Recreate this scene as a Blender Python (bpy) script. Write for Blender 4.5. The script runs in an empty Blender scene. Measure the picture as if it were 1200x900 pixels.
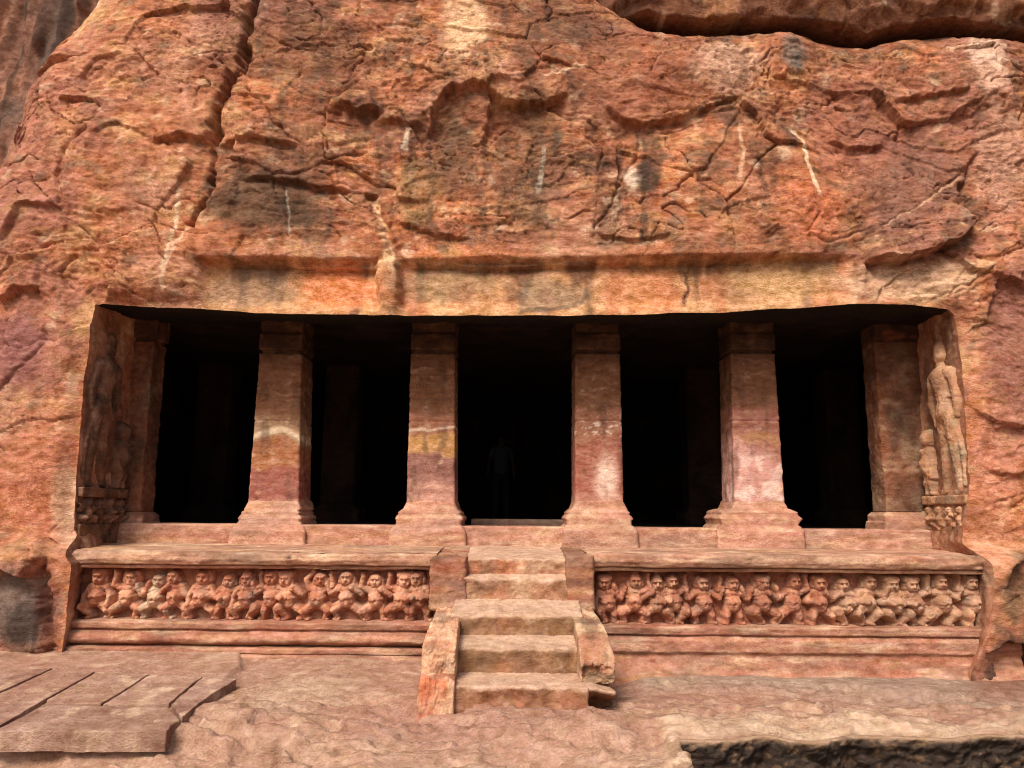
import bpy, math, random
import numpy as np
from mathutils import Matrix, Vector

# ------------------------------------------------------------------ camera, sky, sun, exposure
S = bpy.context.scene
COL = S.collection
F, PITCH, ROLL = 900.0, math.radians(9.46), math.radians(0.5)
CAM = np.array([0.0, -8.5, 1.46])
_f = np.array([0, math.cos(PITCH), math.sin(PITCH)])
_u0 = np.array([0, -math.sin(PITCH), math.cos(PITCH)])
_r0 = np.array([1.0, 0, 0])
_r = _r0 * math.cos(ROLL) + _u0 * math.sin(ROLL)
_u = _u0 * math.cos(ROLL) - _r0 * math.sin(ROLL)
cam_d = bpy.data.cameras.new('camera')
cam = bpy.data.objects.new('camera', cam_d)
COL.objects.link(cam)
M = Matrix.Identity(4)
for i in range(3):
    M[i][0], M[i][1], M[i][2], M[i][3] = _r[i], _u[i], -_f[i], CAM[i]
cam.matrix_world = M
cam_d.sensor_width = 36.0
cam_d.lens = F / 1200 * 36
cam_d.clip_start, cam_d.clip_end = 0.05, 500
S.camera = cam

SUN_EL, SUN_AZ = math.radians(48), math.radians(207)
W = bpy.data.worlds.new('World'); S.world = W; W.use_nodes = True
nt = W.node_tree
bg = nt.nodes['Background']
sky = nt.nodes.new('ShaderNodeTexSky')
sky.sky_type = 'NISHITA'; sky.sun_disc = False
sky.sun_elevation = SUN_EL; sky.sun_rotation = SUN_AZ
sky.air_density = 0.8; sky.dust_density = 6.0; sky.ozone_density = 0.6
nt.links.new(sky.outputs[0], bg.inputs[0])
bg.inputs[1].default_value = 0.06
sun_d = bpy.data.lights.new('sun', 'SUN')
sun_d.energy = 1.5; sun_d.angle = math.radians(20); sun_d.color = (1.0, 0.93, 0.84)
sun = bpy.data.objects.new('sun', sun_d); COL.objects.link(sun)
_sd = Vector((math.sin(SUN_AZ) * math.cos(SUN_EL), math.cos(SUN_AZ) * math.cos(SUN_EL), math.sin(SUN_EL)))
sun.rotation_euler = (-_sd).to_track_quat('-Z', 'Y').to_euler()
S.view_settings.view_transform = 'Standard'
S.view_settings.look = 'None'
S.view_settings.gamma = 1.0
S.view_settings.use_curve_mapping = False
S.view_settings.exposure = 1.36
S.cycles.filter_width = 1.05

# ------------------------------------------------------------------ numeric helpers
def P(px, py, Y=None, Z=None):
    """point of the photograph's ray on the plane Y = const or Z = const (metres)"""
    px = np.asarray(px, float); py = np.asarray(py, float)
    a = (px - 600) / F; b = (450 - py) / F
    d = _f + a[..., None] * _r + b[..., None] * _u
    t = (Y - CAM[1]) / d[..., 1] if Y is not None else (Z - CAM[2]) / d[..., 2]
    return CAM + d * np.asarray(t)[..., None]
def proj(X, Y, Z):
    q = np.stack([X - CAM[0], Y - CAM[1], Z - CAM[2]], -1)
    dz = np.maximum(q @ _f, 0.05)
    return 600 + F * (q @ _r) / dz, 450 - F * (q @ _u) / dz

def _hash(ix, iy, iz, seed):
    with np.errstate(over='ignore'):
        h = (ix.astype(np.int64) * 374761393 + iy.astype(np.int64) * 668265263 + iz.astype(np.int64) * 2147483647 + seed * 1274126177).astype(np.uint64) & np.uint64(0xffffffff)
        h = ((h ^ (h >> np.uint64(13))) * np.uint64(1274126177)) & np.uint64(0xffffffff)
        h = ((h ^ (h >> np.uint64(16))) * np.uint64(2246822519)) & np.uint64(0xffffffff)
        return h ^ (h >> np.uint64(15))
_ANG = np.linspace(0, 2 * np.pi, 256, endpoint=False)
_C, _S = np.cos(_ANG), np.sin(_ANG)
_rng = np.random.default_rng(5)
_G3 = _rng.normal(size=(256, 3)); _G3 /= np.linalg.norm(_G3, axis=1)[:, None]
def n2(x, y, seed=0):
    xi, yi = np.floor(x), np.floor(y); fx, fy = x - xi, y - yi
    u = fx * fx * fx * (fx * (fx * 6 - 15) + 10); v = fy * fy * fy * (fy * (fy * 6 - 15) + 10)
    z0 = np.zeros_like(xi)
    def g(dx, dy):
        k = (_hash(xi + dx, yi + dy, z0, seed) & np.uint64(255)).astype(np.int64)
        return _C[k] * (fx - dx) + _S[k] * (fy - dy)
    a = g(0, 0); b = g(1, 0); c = g(0, 1); d = g(1, 1)
    return 1.4 * ((a + (b - a) * u) * (1 - v) + (c + (d - c) * u) * v)
def n3(x, y, z, seed=0):
    xi, yi, zi = np.floor(x), np.floor(y), np.floor(z); fx, fy, fz = x - xi, y - yi, z - zi
    s = lambda t: t * t * t * (t * (t * 6 - 15) + 10)
    u, v, w = s(fx), s(fy), s(fz)
    def g(dx, dy, dz):
        k = (_hash(xi + dx, yi + dy, zi + dz, seed) & np.uint64(255)).astype(np.int64)
        gg = _G3[k]
        return gg[..., 0] * (fx - dx) + gg[..., 1] * (fy - dy) + gg[..., 2] * (fz - dz)
    def l(dz):
        a = g(0, 0, dz); b = g(1, 0, dz); c = g(0, 1, dz); d = g(1, 1, dz)
        return (a + (b - a) * u) * (1 - v) + (c + (d - c) * u) * v
    return 1.4 * (l(0) * (1 - w) + l(1) * w)
def f2(x, y, octv=4, seed=0, gain=.5, lac=2.03):
    o, a, t = 0, 1.0, 0
    for i in range(octv):
        o = o + a * n2(x, y, seed + i * 17); t += a; a *= gain; x = x * lac + 3.1; y = y * lac + 7.7
    return o / t * 1.5
def f3(x, y, z, octv=4, seed=0, gain=.5):
    o, a, t = 0, 1.0, 0
    for i in range(octv):
        o = o + a * n3(x, y, z, seed + i * 17); t += a; a *= gain; x = x * 2.03 + 3.1; y = y * 2.03 + 7.7; z = z * 2.03 + 1.3
    return o / t * 1.5
def ridge(x, y, octv=3, seed=0):
    o, a, t = 0, 1.0, 0
    for i in range(octv):
        o = o + a * (1 - np.abs(n2(x, y, seed + i * 31)) * 2.2); t += a; a *= .5; x = x * 2.1 + 5; y = y * 2.1 + 9
    return o / t
def worley(x, y, seed=0):
    """F1, F2, a random number and a tilted facet height of the nearest cell"""
    xi, yi = np.floor(x), np.floor(y)
    f1 = np.full(x.shape, 9.0); fb = np.full(x.shape, 9.0); rid = np.zeros(x.shape); tilt = np.zeros(x.shape)
    z0 = np.zeros_like(xi)
    for dx in (-1, 0, 1):
        for dy in (-1, 0, 1):
            h = _hash(xi + dx, yi + dy, z0, seed)
            jx = (h & np.uint64(1023)).astype(float) / 1023; jy = ((h >> np.uint64(10)) & np.uint64(1023)).astype(float) / 1023
            rr = ((h >> np.uint64(20)) & np.uint64(1023)).astype(float) / 1023
            ex = x - (xi + dx + jx); ey = y - (yi + dy + jy)
            d = np.sqrt(ex * ex + ey * ey)
            near = d < f1
            fb = np.where(near, f1, np.minimum(fb, d))
            f1 = np.where(near, d, f1); rid = np.where(near, rr, rid)
            a = rr * 39.7
            tilt = np.where(near, ex * np.cos(a) + ey * np.sin(a), tilt)
    return f1, fb, rid, tilt
def ss(a, b, x):
    t = np.clip((x - a) / (b - a), 0, 1); return t * t * (3 - 2 * t)
def srgb(h):
    v = np.array([int(h[i:i + 2], 16) / 255 for i in (0, 2, 4)])
    return np.where(v <= .04045, v / 12.92, ((v + .055) / 1.055) ** 2.4)
def mix(c, col, m):
    return c + (np.asarray(col) - c) * np.clip(m, 0, 1)[..., None]
def polydist(px, py, pts):
    """distance to a polyline, signed (+ = to the right of its direction, in image sense below a left-to-right line), and t along it"""
    pts = np.asarray(pts, float)
    L = np.concatenate([[0], np.cumsum(np.hypot(*(pts[1:] - pts[:-1]).T))])
    D = np.full(px.shape, 1e9); Sg = np.zeros(px.shape); T = np.zeros(px.shape)
    for i in range(len(pts) - 1):
        a, b = pts[i], pts[i + 1]; e = b - a; ll = max(e @ e, 1e-9)
        t = np.clip(((px - a[0]) * e[0] + (py - a[1]) * e[1]) / ll, 0, 1)
        qx = px - a[0] - e[0] * t; qy = py - a[1] - e[1] * t
        d = np.hypot(qx, qy); n = d < D
        D = np.where(n, d, D); Sg = np.where(n, np.sign(e[0] * (py - a[1]) - e[1] * (px - a[0])), Sg)
        T = np.where(n, (L[i] + t * math.sqrt(ll)) / L[-1], T)
    return D, Sg, T
def near(px, py, pts, pad):
    pts = np.asarray(pts, float)
    return np.nonzero((px > pts[:, 0].min() - pad) & (px < pts[:, 0].max() + pad) & (py > pts[:, 1].min() - pad) & (py < pts[:, 1].max() + pad))

# ------------------------------------------------------------------ mesh helpers
def link(o, parent=None):
    COL.objects.link(o)
    if parent is not None:
        o.parent = parent
        o.matrix_parent_inverse = Matrix.Translation(parent.location).inverted()
    return o
def mesh_from(name, V, quads, C, mat, parent=None, smooth=True):
    V = np.ascontiguousarray(V, np.float32).reshape(-1, 3); quads = np.ascontiguousarray(quads, np.int32).reshape(-1, 4)
    used = np.zeros(len(V), bool); used[quads.ravel()] = True
    idx = np.cumsum(used) - 1
    V = V[used]; quads = idx[quads].astype(np.int32)
    me = bpy.data.meshes.new(name)
    me.vertices.add(len(V)); me.vertices.foreach_set('co', V.ravel())
    me.loops.add(quads.size); me.loops.foreach_set('vertex_index', quads.ravel())
    me.polygons.add(len(quads)); me.polygons.foreach_set('loop_start', np.arange(0, quads.size, 4, dtype=np.int32))
    me.update(calc_edges=True)
    me.polygons.foreach_set('use_smooth', np.full(len(quads), smooth))
    if C is not None:
        C = np.asarray(C, float)
        if C.ndim == 1: C = np.broadcast_to(C, (len(used), 3))
        C = C.reshape(-1, 3)[used]
        C = C + ((C @ np.array([.3, .5, .2]))[:, None] - C) * .11
        C = C * np.array([1.0, .995, .965])
        ca = me.color_attributes.new('Col', 'FLOAT_COLOR', 'POINT')
        ca.data.foreach_set('color', np.concatenate([C, np.ones((len(C), 1))], 1).astype(np.float32).ravel())
    me.materials.append(mat); me.validate()
    return link(bpy.data.objects.new(name, me), parent)
def gridquads(n, m, keep=None, flip=False):
    I = np.arange(n * m).reshape(n, m)
    q = np.stack([I[:-1, :-1], I[:-1, 1:], I[1:, 1:], I[1:, :-1]], -1)
    if flip: q = q[..., ::-1]
    if keep is not None: q = q[keep]
    return q.reshape(-1, 4)
def tag(o, label=None, cat=None, group=None, kind=None):
    if label: o['label'] = label
    if cat: o['category'] = cat
    if group: o['group'] = group
    if kind or cat: o['kind'] = kind or 'thing'
    return o
def thing(name, loc, label, cat, group=None):
    o = bpy.data.objects.new(name, None); o.empty_display_size = .2
    o.location = loc; COL.objects.link(o)
    return tag(o, label, cat, group)

# ------------------------------------------------------------------ materials: the stone's own colour comes from attribute Col, grain and pits are procedural
def stone_mat(name, bump=.5, grain=1.0, rough=.92, pits=1.0):
    m = bpy.data.materials.new(name); m.use_nodes = True
    t = m.node_tree; N = t.nodes.new; Lk = t.links.new
    b = t.nodes['Principled BSDF']
    b.inputs['Roughness'].default_value = rough; b.inputs['Specular IOR Level'].default_value = .2
    at = N('ShaderNodeAttribute'); at.attribute_name = 'Col'
    geo = N('ShaderNodeNewGeometry')
    mp = N('ShaderNodeMapping'); mp.inputs['Scale'].default_value = (1, 1, 1.7); Lk(geo.outputs['Position'], mp.inputs[0])
    def noise(sc, det, rg, src=mp):
        n = N('ShaderNodeTexNoise'); n.inputs['Scale'].default_value = sc; n.inputs['Detail'].default_value = det
        n.inputs['Roughness'].default_value = rg; Lk(src.outputs[0], n.inputs['Vector']); return n
    a1 = noise(9, 8, .68); a2 = noise(48, 8, .78); a3 = noise(24, 5, .65)
    def math_(op, x, y):
        n = N('ShaderNodeMath'); n.operation = op
        for i, v in enumerate((x, y)):
            if hasattr(v, 'links'): Lk(v, n.inputs[i])
            else: n.inputs[i].default_value = v
        return n.outputs[0]
    def mrange(v, a, b_, c, d):
        n = N('ShaderNodeMapRange'); Lk(v, n.inputs[0])
        for i, k in enumerate((a, b_, c, d)): n.inputs[i + 1].default_value = k
        return n.outputs[0]
    v1 = mrange(a1.outputs[0], .3, .7, 1 - .42 * grain, 1 + .34 * grain)
    v2 = mrange(a2.outputs[0], .3, .7, 1 - .52 * grain, 1 + .42 * grain)
    a5 = noise(1.3, 3, .6); vm = N('ShaderNodeMix'); vm.data_type = 'FLOAT'; Lk(mrange(a5.outputs[0], .4, .62, .2, 1), vm.inputs[0]); vm.inputs[2].default_value = 1; Lk(v2, vm.inputs[3]); v2 = vm.outputs[0]
    hs = N('ShaderNodeHueSaturation')
    Lk(at.outputs['Color'], hs.inputs['Color'])
    Lk(math_('MULTIPLY', v1, v2), hs.inputs['Value'])
    Lk(mrange(a3.outputs[0], .3, .7, .487, .517), hs.inputs['Hue'])
    Lk(mrange(a1.outputs[0], .3, .7, 1.12, .86), hs.inputs['Saturation'])
    # mineral specks and dark weathering flecks
    vo = N('ShaderNodeTexVoronoi'); vo.inputs['Scale'].default_value = 38; Lk(mp.outputs[0], vo.inputs['Vector'])
    a4 = noise(5, 4, .6)
    fl = math_('MULTIPLY', mrange(vo.outputs['Distance'], .12, .3, 1, 0), mrange(a4.outputs[0], .5, .62, 0, .62 * pits))
    mx = N('ShaderNodeMix'); mx.data_type = 'RGBA'; Lk(fl, mx.inputs[0]); Lk(hs.outputs[0], mx.inputs[6])
    mx.inputs[7].default_value = (.07, .035, .022, 1)
    Lk(mx.outputs[2], b.inputs['Base Color'])
    # relief too fine for the mesh
    h = math_('ADD', math_('MULTIPLY', a1.outputs[0], .9), math_('MULTIPLY', a2.outputs[0], .35))
    h = math_('ADD', h, math_('MULTIPLY', a3.outputs[0], .5))
    h = math_('SUBTRACT', h, math_('MULTIPLY', fl, .25))
    bp = N('ShaderNodeBump'); bp.inputs['Strength'].default_value = bump; bp.inputs['Distance'].default_value = .05
    Lk(h, bp.inputs['Height']); Lk(bp.outputs[0], b.inputs['Normal'])
    return m
M_ROCK = stone_mat('cliff_sandstone', .62, 1.18)
M_CUT = stone_mat('dressed_sandstone', .42, .8, pits=.6)
M_CARVE = stone_mat('carved_sandstone', .3, .6, pits=.3)
M_GROUND = stone_mat('worn_ground_rock', .6, .85, pits=.6)
M_DARK = stone_mat('shade_darkened_rock', .4, .8)  # rock whose vertex colours carry the shade of hall and soffit

RED, ORANGE, PINK, OCHRE = srgb('b0653f'), srgb('c87646'), srgb('c08a6e'), srgb('d2a268')
BROWN, DARK, BLACK, GREY, PALE = srgb('8a5138'), srgb('5a3a2a'), srgb('33231d'), srgb('7d6a5c'), srgb('dcb792')
PURPLE = srgb('93605a')
def stone_col(x, y, z, seed, base, layers):
    """layers: (colour, frequency x, frequency z, threshold, softness, strength)"""
    c = np.broadcast_to(np.asarray(base), x.shape + (3,)).copy()
    for i, (col, fx, fz, th, so, st) in enumerate(layers):
        n = f3(x * fx, y * fx, z * fz, 4, seed + 71 * i)
        c = mix(c, col, ss(th - so, th + so, n) * st)
    return c

# ================================================================== THE CLIFF
FY = -0.85                                   # plane of the trimmed rock face round the opening
ZL = P(600, 368, Y=FY)[2]                    # underside of the lintel
def pier_y(py): return FY - .46 * ss(624, 654, np.asarray(py, float))
ZQ0, ZQ1 = float(P(90, 624, Y=FY)[2]), float(P(90, 654, Y=FY - .46)[2])
def edge_fn(pts, Y, vert):
    if vert: Y = pier_y([p[1] for p in pts])
    q = P([p[0] for p in pts], [p[1] for p in pts], Y=Y)
    k = 2 if vert else 0
    o = np.argsort(q[:, k]); return (q[o, k], q[o, 0 if vert else 2])
lx = edge_fn([(112, 357), (108, 380), (100, 450), (93, 545), (88, 620), (83, 662), (77, 720), (70, 780), (66, 830)], FY, True)
rx = edge_fn([(1104, 357), (1116, 368), (1124, 400), (1128, 470), (1136, 560), (1144, 640), (1164, 684), (1160, 735), (1140, 790), (1138, 850)], FY, True)
tz = edge_fn([(113, 357), (180, 361), (250, 362), (300, 366), (450, 369), (680, 369), (820, 366), (900, 362), (1000, 356), (1060, 357), (1118, 364)], FY, False)
XLf = lambda z: np.interp(z, *lx) + .018 * f2(z * 3.1, z * 0 + 2.2, 4, 3)
XRf = lambda z: np.interp(z, *rx) + .018 * f2(z * 3.3, z * 0 + 9.2, 4, 4)
ZTf = lambda x: np.interp(x, *tz) + .012 * f2(x * 2.1, x * 0 + 5.2, 5, 6)

def cliff():
    h = .0138
    XW, XE = -6.5, 6.6
    nl = int((-4.0 - XW) / h); nc = int(8.4 / h); nr = int((XE - 4.2) / h)
    far = np.array([-13, -11, -9.5, -8.4, -7.6, -7.1, -6.8])
    zb0, zb1, zc = -.35, 7.75, 12.0
    nb = int((ZL - zb0) / h); nu = int((zb1 - ZL) / h)
    rows = nb + nu + 30
    # rows: fraction g below the lintel, absolute step above
    zrow_lo = np.linspace(0, 1, nb, endpoint=False)
    zup = np.concatenate([np.linspace(0, zb1 - ZL, nu, endpoint=False), np.linspace(zb1 - ZL, zc - ZL, 30)])
    def zgrid(x):
        zt = ZTf(x)
        lo = zb0 + (zt - zb0)[None, :] * zrow_lo[:, None]
        k = np.clip(1 - zup / 1.2, 0, 1)[:, None]
        up = ZL + zup[:, None] + (zt - ZL)[None, :] * k
        return np.concatenate([lo, up], 0)
    s0 = np.concatenate([far, np.linspace(XW, -3.95, nl, endpoint=False), np.linspace(-3.95, 4.4, nc, endpoint=False), np.linspace(4.4, XE, nr, endpoint=False), -far[::-1]])
    kind_l = len(far) + nl; kind_r = kind_l + nc
    Z = zgrid(s0); X = np.zeros_like(Z)
    for _ in range(3):
        xl, xr = XLf(Z), XRf(Z)
        fl = (s0[:kind_l] + 13) / (-3.95 + 13); X[:, :kind_l] = -13 + (xl[:, :kind_l] + 13) * fl
        fc = np.linspace(0, 1, nc + 1)[None, :]; X[:, kind_l:kind_r + 1] = xl[:, kind_l:kind_r + 1] * (1 - fc) + xr[:, kind_l:kind_r + 1] * fc
        fr = (s0[kind_r:] - 4.4) / (13 - 4.4); X[:, kind_r:] = xr[:, kind_r:] + (13 - xr[:, kind_r:]) * fr
        zt = ZTf(X[nb])
        Z = zgrid(X[nb])
    # base surface: leans back above the lintel, noses out a little at the foot of the piers
    Y0 = FY + .16 * np.maximum(Z - (ZL + .6), 0) - .46 * ss(ZQ0, ZQ1, Z)
    px, py = proj(X, Y0, Z)
    wx0 = 5.0 * f2(X * 2.2, Z * 2.2, 3, 11); wx = wx0 + 2.2 * n2(X * 11, Z * 11, 12)
    wy0 = 5.0 * f2(X * 2.2 + 9, Z * 2.2, 3, 13); wy = wy0 + 2.2 * n2(X * 11 + 4, Z * 11, 14)
    qx, qy = px + wx, py + wy
    dY = np.zeros_like(X)
    smooth = np.zeros_like(X)                                        # where the rock was dressed smooth
    band = ss(228, 246, px) * ss(1015, 985, px) * ss(303, 311, py + .008 * (px - 240)) * ss(380, 372, py)
    smooth = np.maximum(smooth, band)
    def ledge(pts, out, up, dn, inn, sharp=2.0, fade=.14, wv=1.0):
        k = near(qx, qy, pts, 4 * max(up, dn))
        d, s, t = polydist(px[k] + wv * wx[k], py[k] + wv * wy[k], pts)
        w = ss(0, fade, t) * ss(1, 1 - fade, t)
        above = -1.0 * out * np.exp(-d / up); below = 1.1 * inn * np.exp(-d / dn)
        m = ss(-sharp, sharp, d * s)
        dY[k] += w * (above * (1 - m) + below * m) * np.where(d < 3.5 * max(up, dn), 1, np.exp(-(d / (3.5 * max(up, dn)) - 1) * 4))
    def groove(pts, w, dep, fade=.05):
        k = near(qx, qy, pts, 5 * w + 6)
        d, s, t = polydist(qx[k] + .4 * wx[k], qy[k], pts)
        wd = w * (.55 + .9 * np.abs(n2(t * 9, t * 0 + w, 77)))
        dY[k] += dep * np.exp(-(d / wd) ** 2) * ss(0, fade, t) * ss(1, 1 - fade, t)
    def bump(cx, cy, rx_, ry_, a, rot=0, p=2):
        c, s = math.cos(rot), math.sin(rot)
        u = ((qx - cx) * c + (qy - cy) * s) / rx_; v = (-(qx - cx) * s + (qy - cy) * c) / ry_
        dY[...] += a * np.exp(-(u * u + v * v) ** (p / 2))
    # ---- broad shapes
    bump(150, 120, 130, 190, -.32)                                  # rounded left buttress
    bump(60, 470, 110, 160, -.10); bump(1190, 520, 60, 170, -.08)
    bump(760, 90, 190, 55, -.16); bump(900, 200, 140, 70, -.10); bump(360, 110, 80, 80, -.10)
    bump(1150, 90, 80, 60, -.10)
    # the buttress rounds away into the cleft on the far left
    sil = [(-40, 205), (2, 158), (14, 118), (34, 82), (58, 46), (84, 18), (112, -12), (150, -70), (200, -160)]
    d, s, t = polydist(px + .35 * wx, py + .35 * wy, sil)
    sd = d * s                                                       # + = right of the silhouette
    out = np.where(sd < 0, 0.02 * (-sd), 0)
    dY += np.where(sd < 60, .30 * np.clip(1 - sd / 60, 0, 1) ** 2.2, 0) + np.minimum(out, 3.2)
    # ---- under the fallen overhang, top right: the face rolls back into the black joint
    joint = [(700, -4), (730, 11), (760, 28), (800, 37), (835, 41), (880, 37), (940, 38), (985, 48), (1020, 52), (1060, 40), (1110, 36), (1150, 44), (1230, 46)]
    d, s, t = polydist(px + .3 * wx0, py + .3 * wy0, joint)
    up_ = np.where((s < 0) & (px > 690), d, 0) * ss(690, 725, px)
    dY += np.minimum(.08 * up_, 1.9) + .12 * (up_ > 0) * ss(690, 740, px) + np.where((s >= 0) & (px > 690), .12 * np.exp(-d / 9), 0) * ss(690, 740, px)
    # ---- long dressed groove and recessed band over the opening
    dY += .10 * band
    ledge([(236, 306), (300, 309), (380, 312), (444, 314)], .03, 18, 8, .06, 1.2, .02, .35)
    ledge([(466, 308), (560, 312), (640, 310), (720, 308), (820, 306), (900, 301), (968, 300)], .045, 20, 8, .05, 1.2, .04, .4)
    dY += -.17 * ss(440, 448, qx) * ss(472, 462, qx) * band          # rib left standing between the two grooves
    groove([(430, 225), (442, 245), (452, 270), (461, 300)], 7, .09)
    groove([(812, 306), (806, 332), (806, 362)], 2.4, .03)
    # ---- overhangs, scoops and knobs read from the photograph
    ledge([(500, 165), (508, 128), (530, 112), (560, 109), (600, 122), (640, 124), (676, 112)], .09, 40, 15, .08, 2, .12)
    bump(590, 150, 70, 34, .07)
    ledge([(700, 120), (728, 140), (756, 150), (790, 142), (830, 130), (870, 112)], .08, 34, 11, .05)
    groove([(756, 150), (745, 180), (735, 205), (712, 248), (690, 275)], 3, .05)
    ledge([(1012, 306), (1050, 308), (1092, 296), (1118, 286), (1138, 262)], .20, 46, 16, .10, 2.0, .06)
    groove([(1148, 178), (1136, 196), (1128, 220), (1132, 250)], 4.5, .09)
    bump(1085, 245, 48, 52, -.10, .3)
    groove([(1026, 272), (1060, 250), (1098, 224), (1128, 202)], 1.7, .035)
    groove([(1018, 268), (1020, 220), (1024, 190)], 1.7, .03); groove([(1030, 130), (1030, 90), (1026, 50)], 1.6, .03)
    ledge([(1040, 122), (1080, 114), (1130, 112)], .05, 18, 10, .04); ledge([(960, 168), (1000, 176), (1040, 172)], .05, 16, 9, .03)
    groove([(1080, 362), (1120, 335), (1160, 312), (1210, 280)], 2.0, .03); groove([(1130, 358), (1170, 344), (1215, 320)], 1.6, .02)
    groove([(908, 165), (908, 115), (925, 112)], 1.6, .03); groove([(695, 285), (700, 230), (706, 170)], 1.7, .03)
    ledge([(400, 128), (420, 138), (446, 130)], .10, 24, 12, .06); ledge([(440, 142), (470, 144), (498, 147)], .06, 20, 8, .03)
    ledge([(458, 262), (490, 272), (512, 276), (560, 282)], .04, 16, 8, .03)
    ledge([(690, 272), (740, 282), (790, 277)], .04, 16, 8, .03)
    # the great joint right of the buttress
    groove([(306, -10), (298, 40), (285, 90), (268, 140), (259, 178)], 6, .26, .01)
    groove([(259, 172), (256, 210), (246, 240), (226, 272)], 3.4, .10, .02)
    dY += .16 * ss(300, 272, qx + .24 * qy - 34) * ss(185, 120, qy) * ss(160, 262, qx) * 0
    ledge([(190, 178), (225, 172), (258, 178)], .08, 22, 9, .04)
    ledge([(262, 180), (300, 172), (330, 172), (358, 178)], .05, 18, 10, .04)
    groove([(298, 118), (318, 145), (340, 162), (358, 176)], 2.0, .04)
    ledge([(290, 222), (330, 216), (380, 220), (420, 224)], .05, 22, 14, .05)
    groove([(338, 222), (340, 250), (340, 282)], 2, .03)
    # left buttress wrinkles
    ledge([(80, 128), (115, 132), (138, 142)], .06, 18, 9, .05); ledge([(100, 102), (130, 84), (160, 78)], .025, 22, 20, .03)
    ledge([(120, 170), (150, 160), (192, 172)], .03, 14, 6, .02)
    ledge([(30, 82), (60, 74), (96, 80)], .05, 18, 18, .05); ledge([(4, 290), (30, 244), (60, 246), (86, 252)], .05, 14, 10, .04)
    ledge([(0, 352), (22, 340), (52, 338)], .09, 24, 10, .06); groove([(84, 340), (68, 318), (92, 300)], 3, .04)
    groove([(82, 250), (80, 210), (96, 180), (120, 160)], 3, .05)
    groove([(0, 462), (24, 436), (50, 408), (54, 378)], 2.6, .035)
    ledge([(120, 352), (180, 352), (222, 358)], .03, 14, 5, .01)
    # eroded feet of both piers
    ledge([(-30, 664), (10, 668), (40, 672), (52, 652), (62, 630)], .11, 46, 60, .10, 3, .02)
    groove([(40, 640), (52, 668), (56, 700), (62, 770)], 6, .10); bump(24, 720, 24, 40, -.13); bump(48, 756, 14, 12, -.08)
    ledge([(1210, 628), (1186, 660), (1168, 690), (1150, 742), (1120, 800)][::-1], .04, 12, 26, .0)
    ledge([(1158, 765), (1180, 752), (1220, 758)], .10, 26, 60, .22, 3, .02); ledge([(1176, 690), (1190, 664), (1215, 640)], .06, 18, 30, .12, 3, .02)
    ledge([(1160, 505), (1185, 500), (1215, 498)], .03, 14, 8, .02); ledge([(1150, 552), (1180, 556), (1215, 548)], .03, 14, 6, .02)
    # ---- noise relief
    A = (1 - .86 * smooth) * (1 - .95 * ss(-2, 5, up_))
    A *= 1 - .55 * ss(225, 240, px) * ss(1000, 975, px) * ss(262, 290, py) * ss(330, 315, py)
    lower = ss(330, 420, py)                                         # piers beside the opening were cut flatter
    A *= 1 - .45 * lower
    dY += .13 * f2(X * .55, Z * .6, 3, 21) * (1 - smooth)
    zz = Z + .22 * f2(X * .5, Z * .5, 3, 22)
    s1 = f2(X * .9, zz * 3.4, 4, 23); s1 = np.tanh(s1 * 3.5)
    dY += A * .016 * s1
    gx, gz = X + .09 * f2(X * 1.7, Z * 1.7, 3, 24), zz + .08 * f2(X * 1.9 + 5, Z * 1.9, 3, 25)
    rough = ss(-.25, .35, f2(X * .45 + 3, Z * .45, 3, 26)) * .8 + .35
    _, _, rid, tilt = worley(gx * .95, gz * 1.35, 27)
    dY += A * rough * (.08 * (rid - .5) + .11 * tilt)
    f1, fb, rid, tilt = worley(gx * 4.2, gz * 6.4, 28)
    dY += A * rough * (.010 * (rid - .5) + .022 * tilt)
    f1, fb, rid, tilt = worley(gx * 12, gz * 19, 29)
    dY += A * rough * (.008 * (rid - .5) + .015 * tilt)
    sw = zz * 2.6 + 1.3 * f2(X * .7, zz * 1.1, 4, 38); sw = sw - np.floor(sw)
    dY += A * (.010 + .022 * ss(260, 330, px)) * (sw - .5)  * ss(-.05, .35, f2(X * .9 + 4, Z * 1.4, 3, 39))
    wa, wb, _, _ = worley(gx * .95, gz * 1.35, 27)
    dY += A * .05 * ss(.028, .0, wb - wa) * ss(.0, .3, f2(X * 1.3 + 14, Z * 1.3, 3, 40))
    wa, wb, _, _ = worley(gx * 3.4 + .3, gz * 4.0, 30)
    dY += A * .013 * ss(.035, .0, wb - wa) * ss(.1, .4, f2(X * 1.1 + 24, Z * 1.1, 3, 49))
    for sc, am, sd_ in ((1.1, .05, 31), (3.1, .028, 32)):            # wandering cracks
        c = np.abs(f2(gx * sc, gz * sc * 1.3, 3, sd_))
        on = ss(.05, .3, f2(X * .8 + sd_, Z * .8, 2, sd_ + 5))
        dY += A * am * np.exp(-(c / .014) ** 2) * on * 1.4
    dY += (.35 + .65 * A) * (.011 * f2(X * 7, Z * 12, 4, 33) + .006 * f2(X * 30, Z * 34, 3, 34))
    # hackly, chipped skin
    f1, fb, rid, tilt = worley(gx * 7.5 + 3, gz * 11, 58)
    dY += A * (.3 + .7 * ss(-.2, .3, f2(X * .9 + 31, Z * .9, 3, 59))) * (.006 * (rid - .5) + .014 * tilt - .012 * ss(.12, 0, fb - f1) * 0)
    dY += A * .007 * f2(X * 3, zz * 26, 4, 60) * ss(-.1, .3, f2(X * .6 + 17, Z * .9, 3, 64))
    # flakes: small overhanging scales
    fl = f2(gx * 3.0, gz * 4.5, 4, 36); fl = (fl * 3 - np.floor(fl * 3))
    dY += A * .012 * (fl - .5) * ss(-.1, .4, f2(X * .7 + 8, Z * .7, 2, 37))
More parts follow.
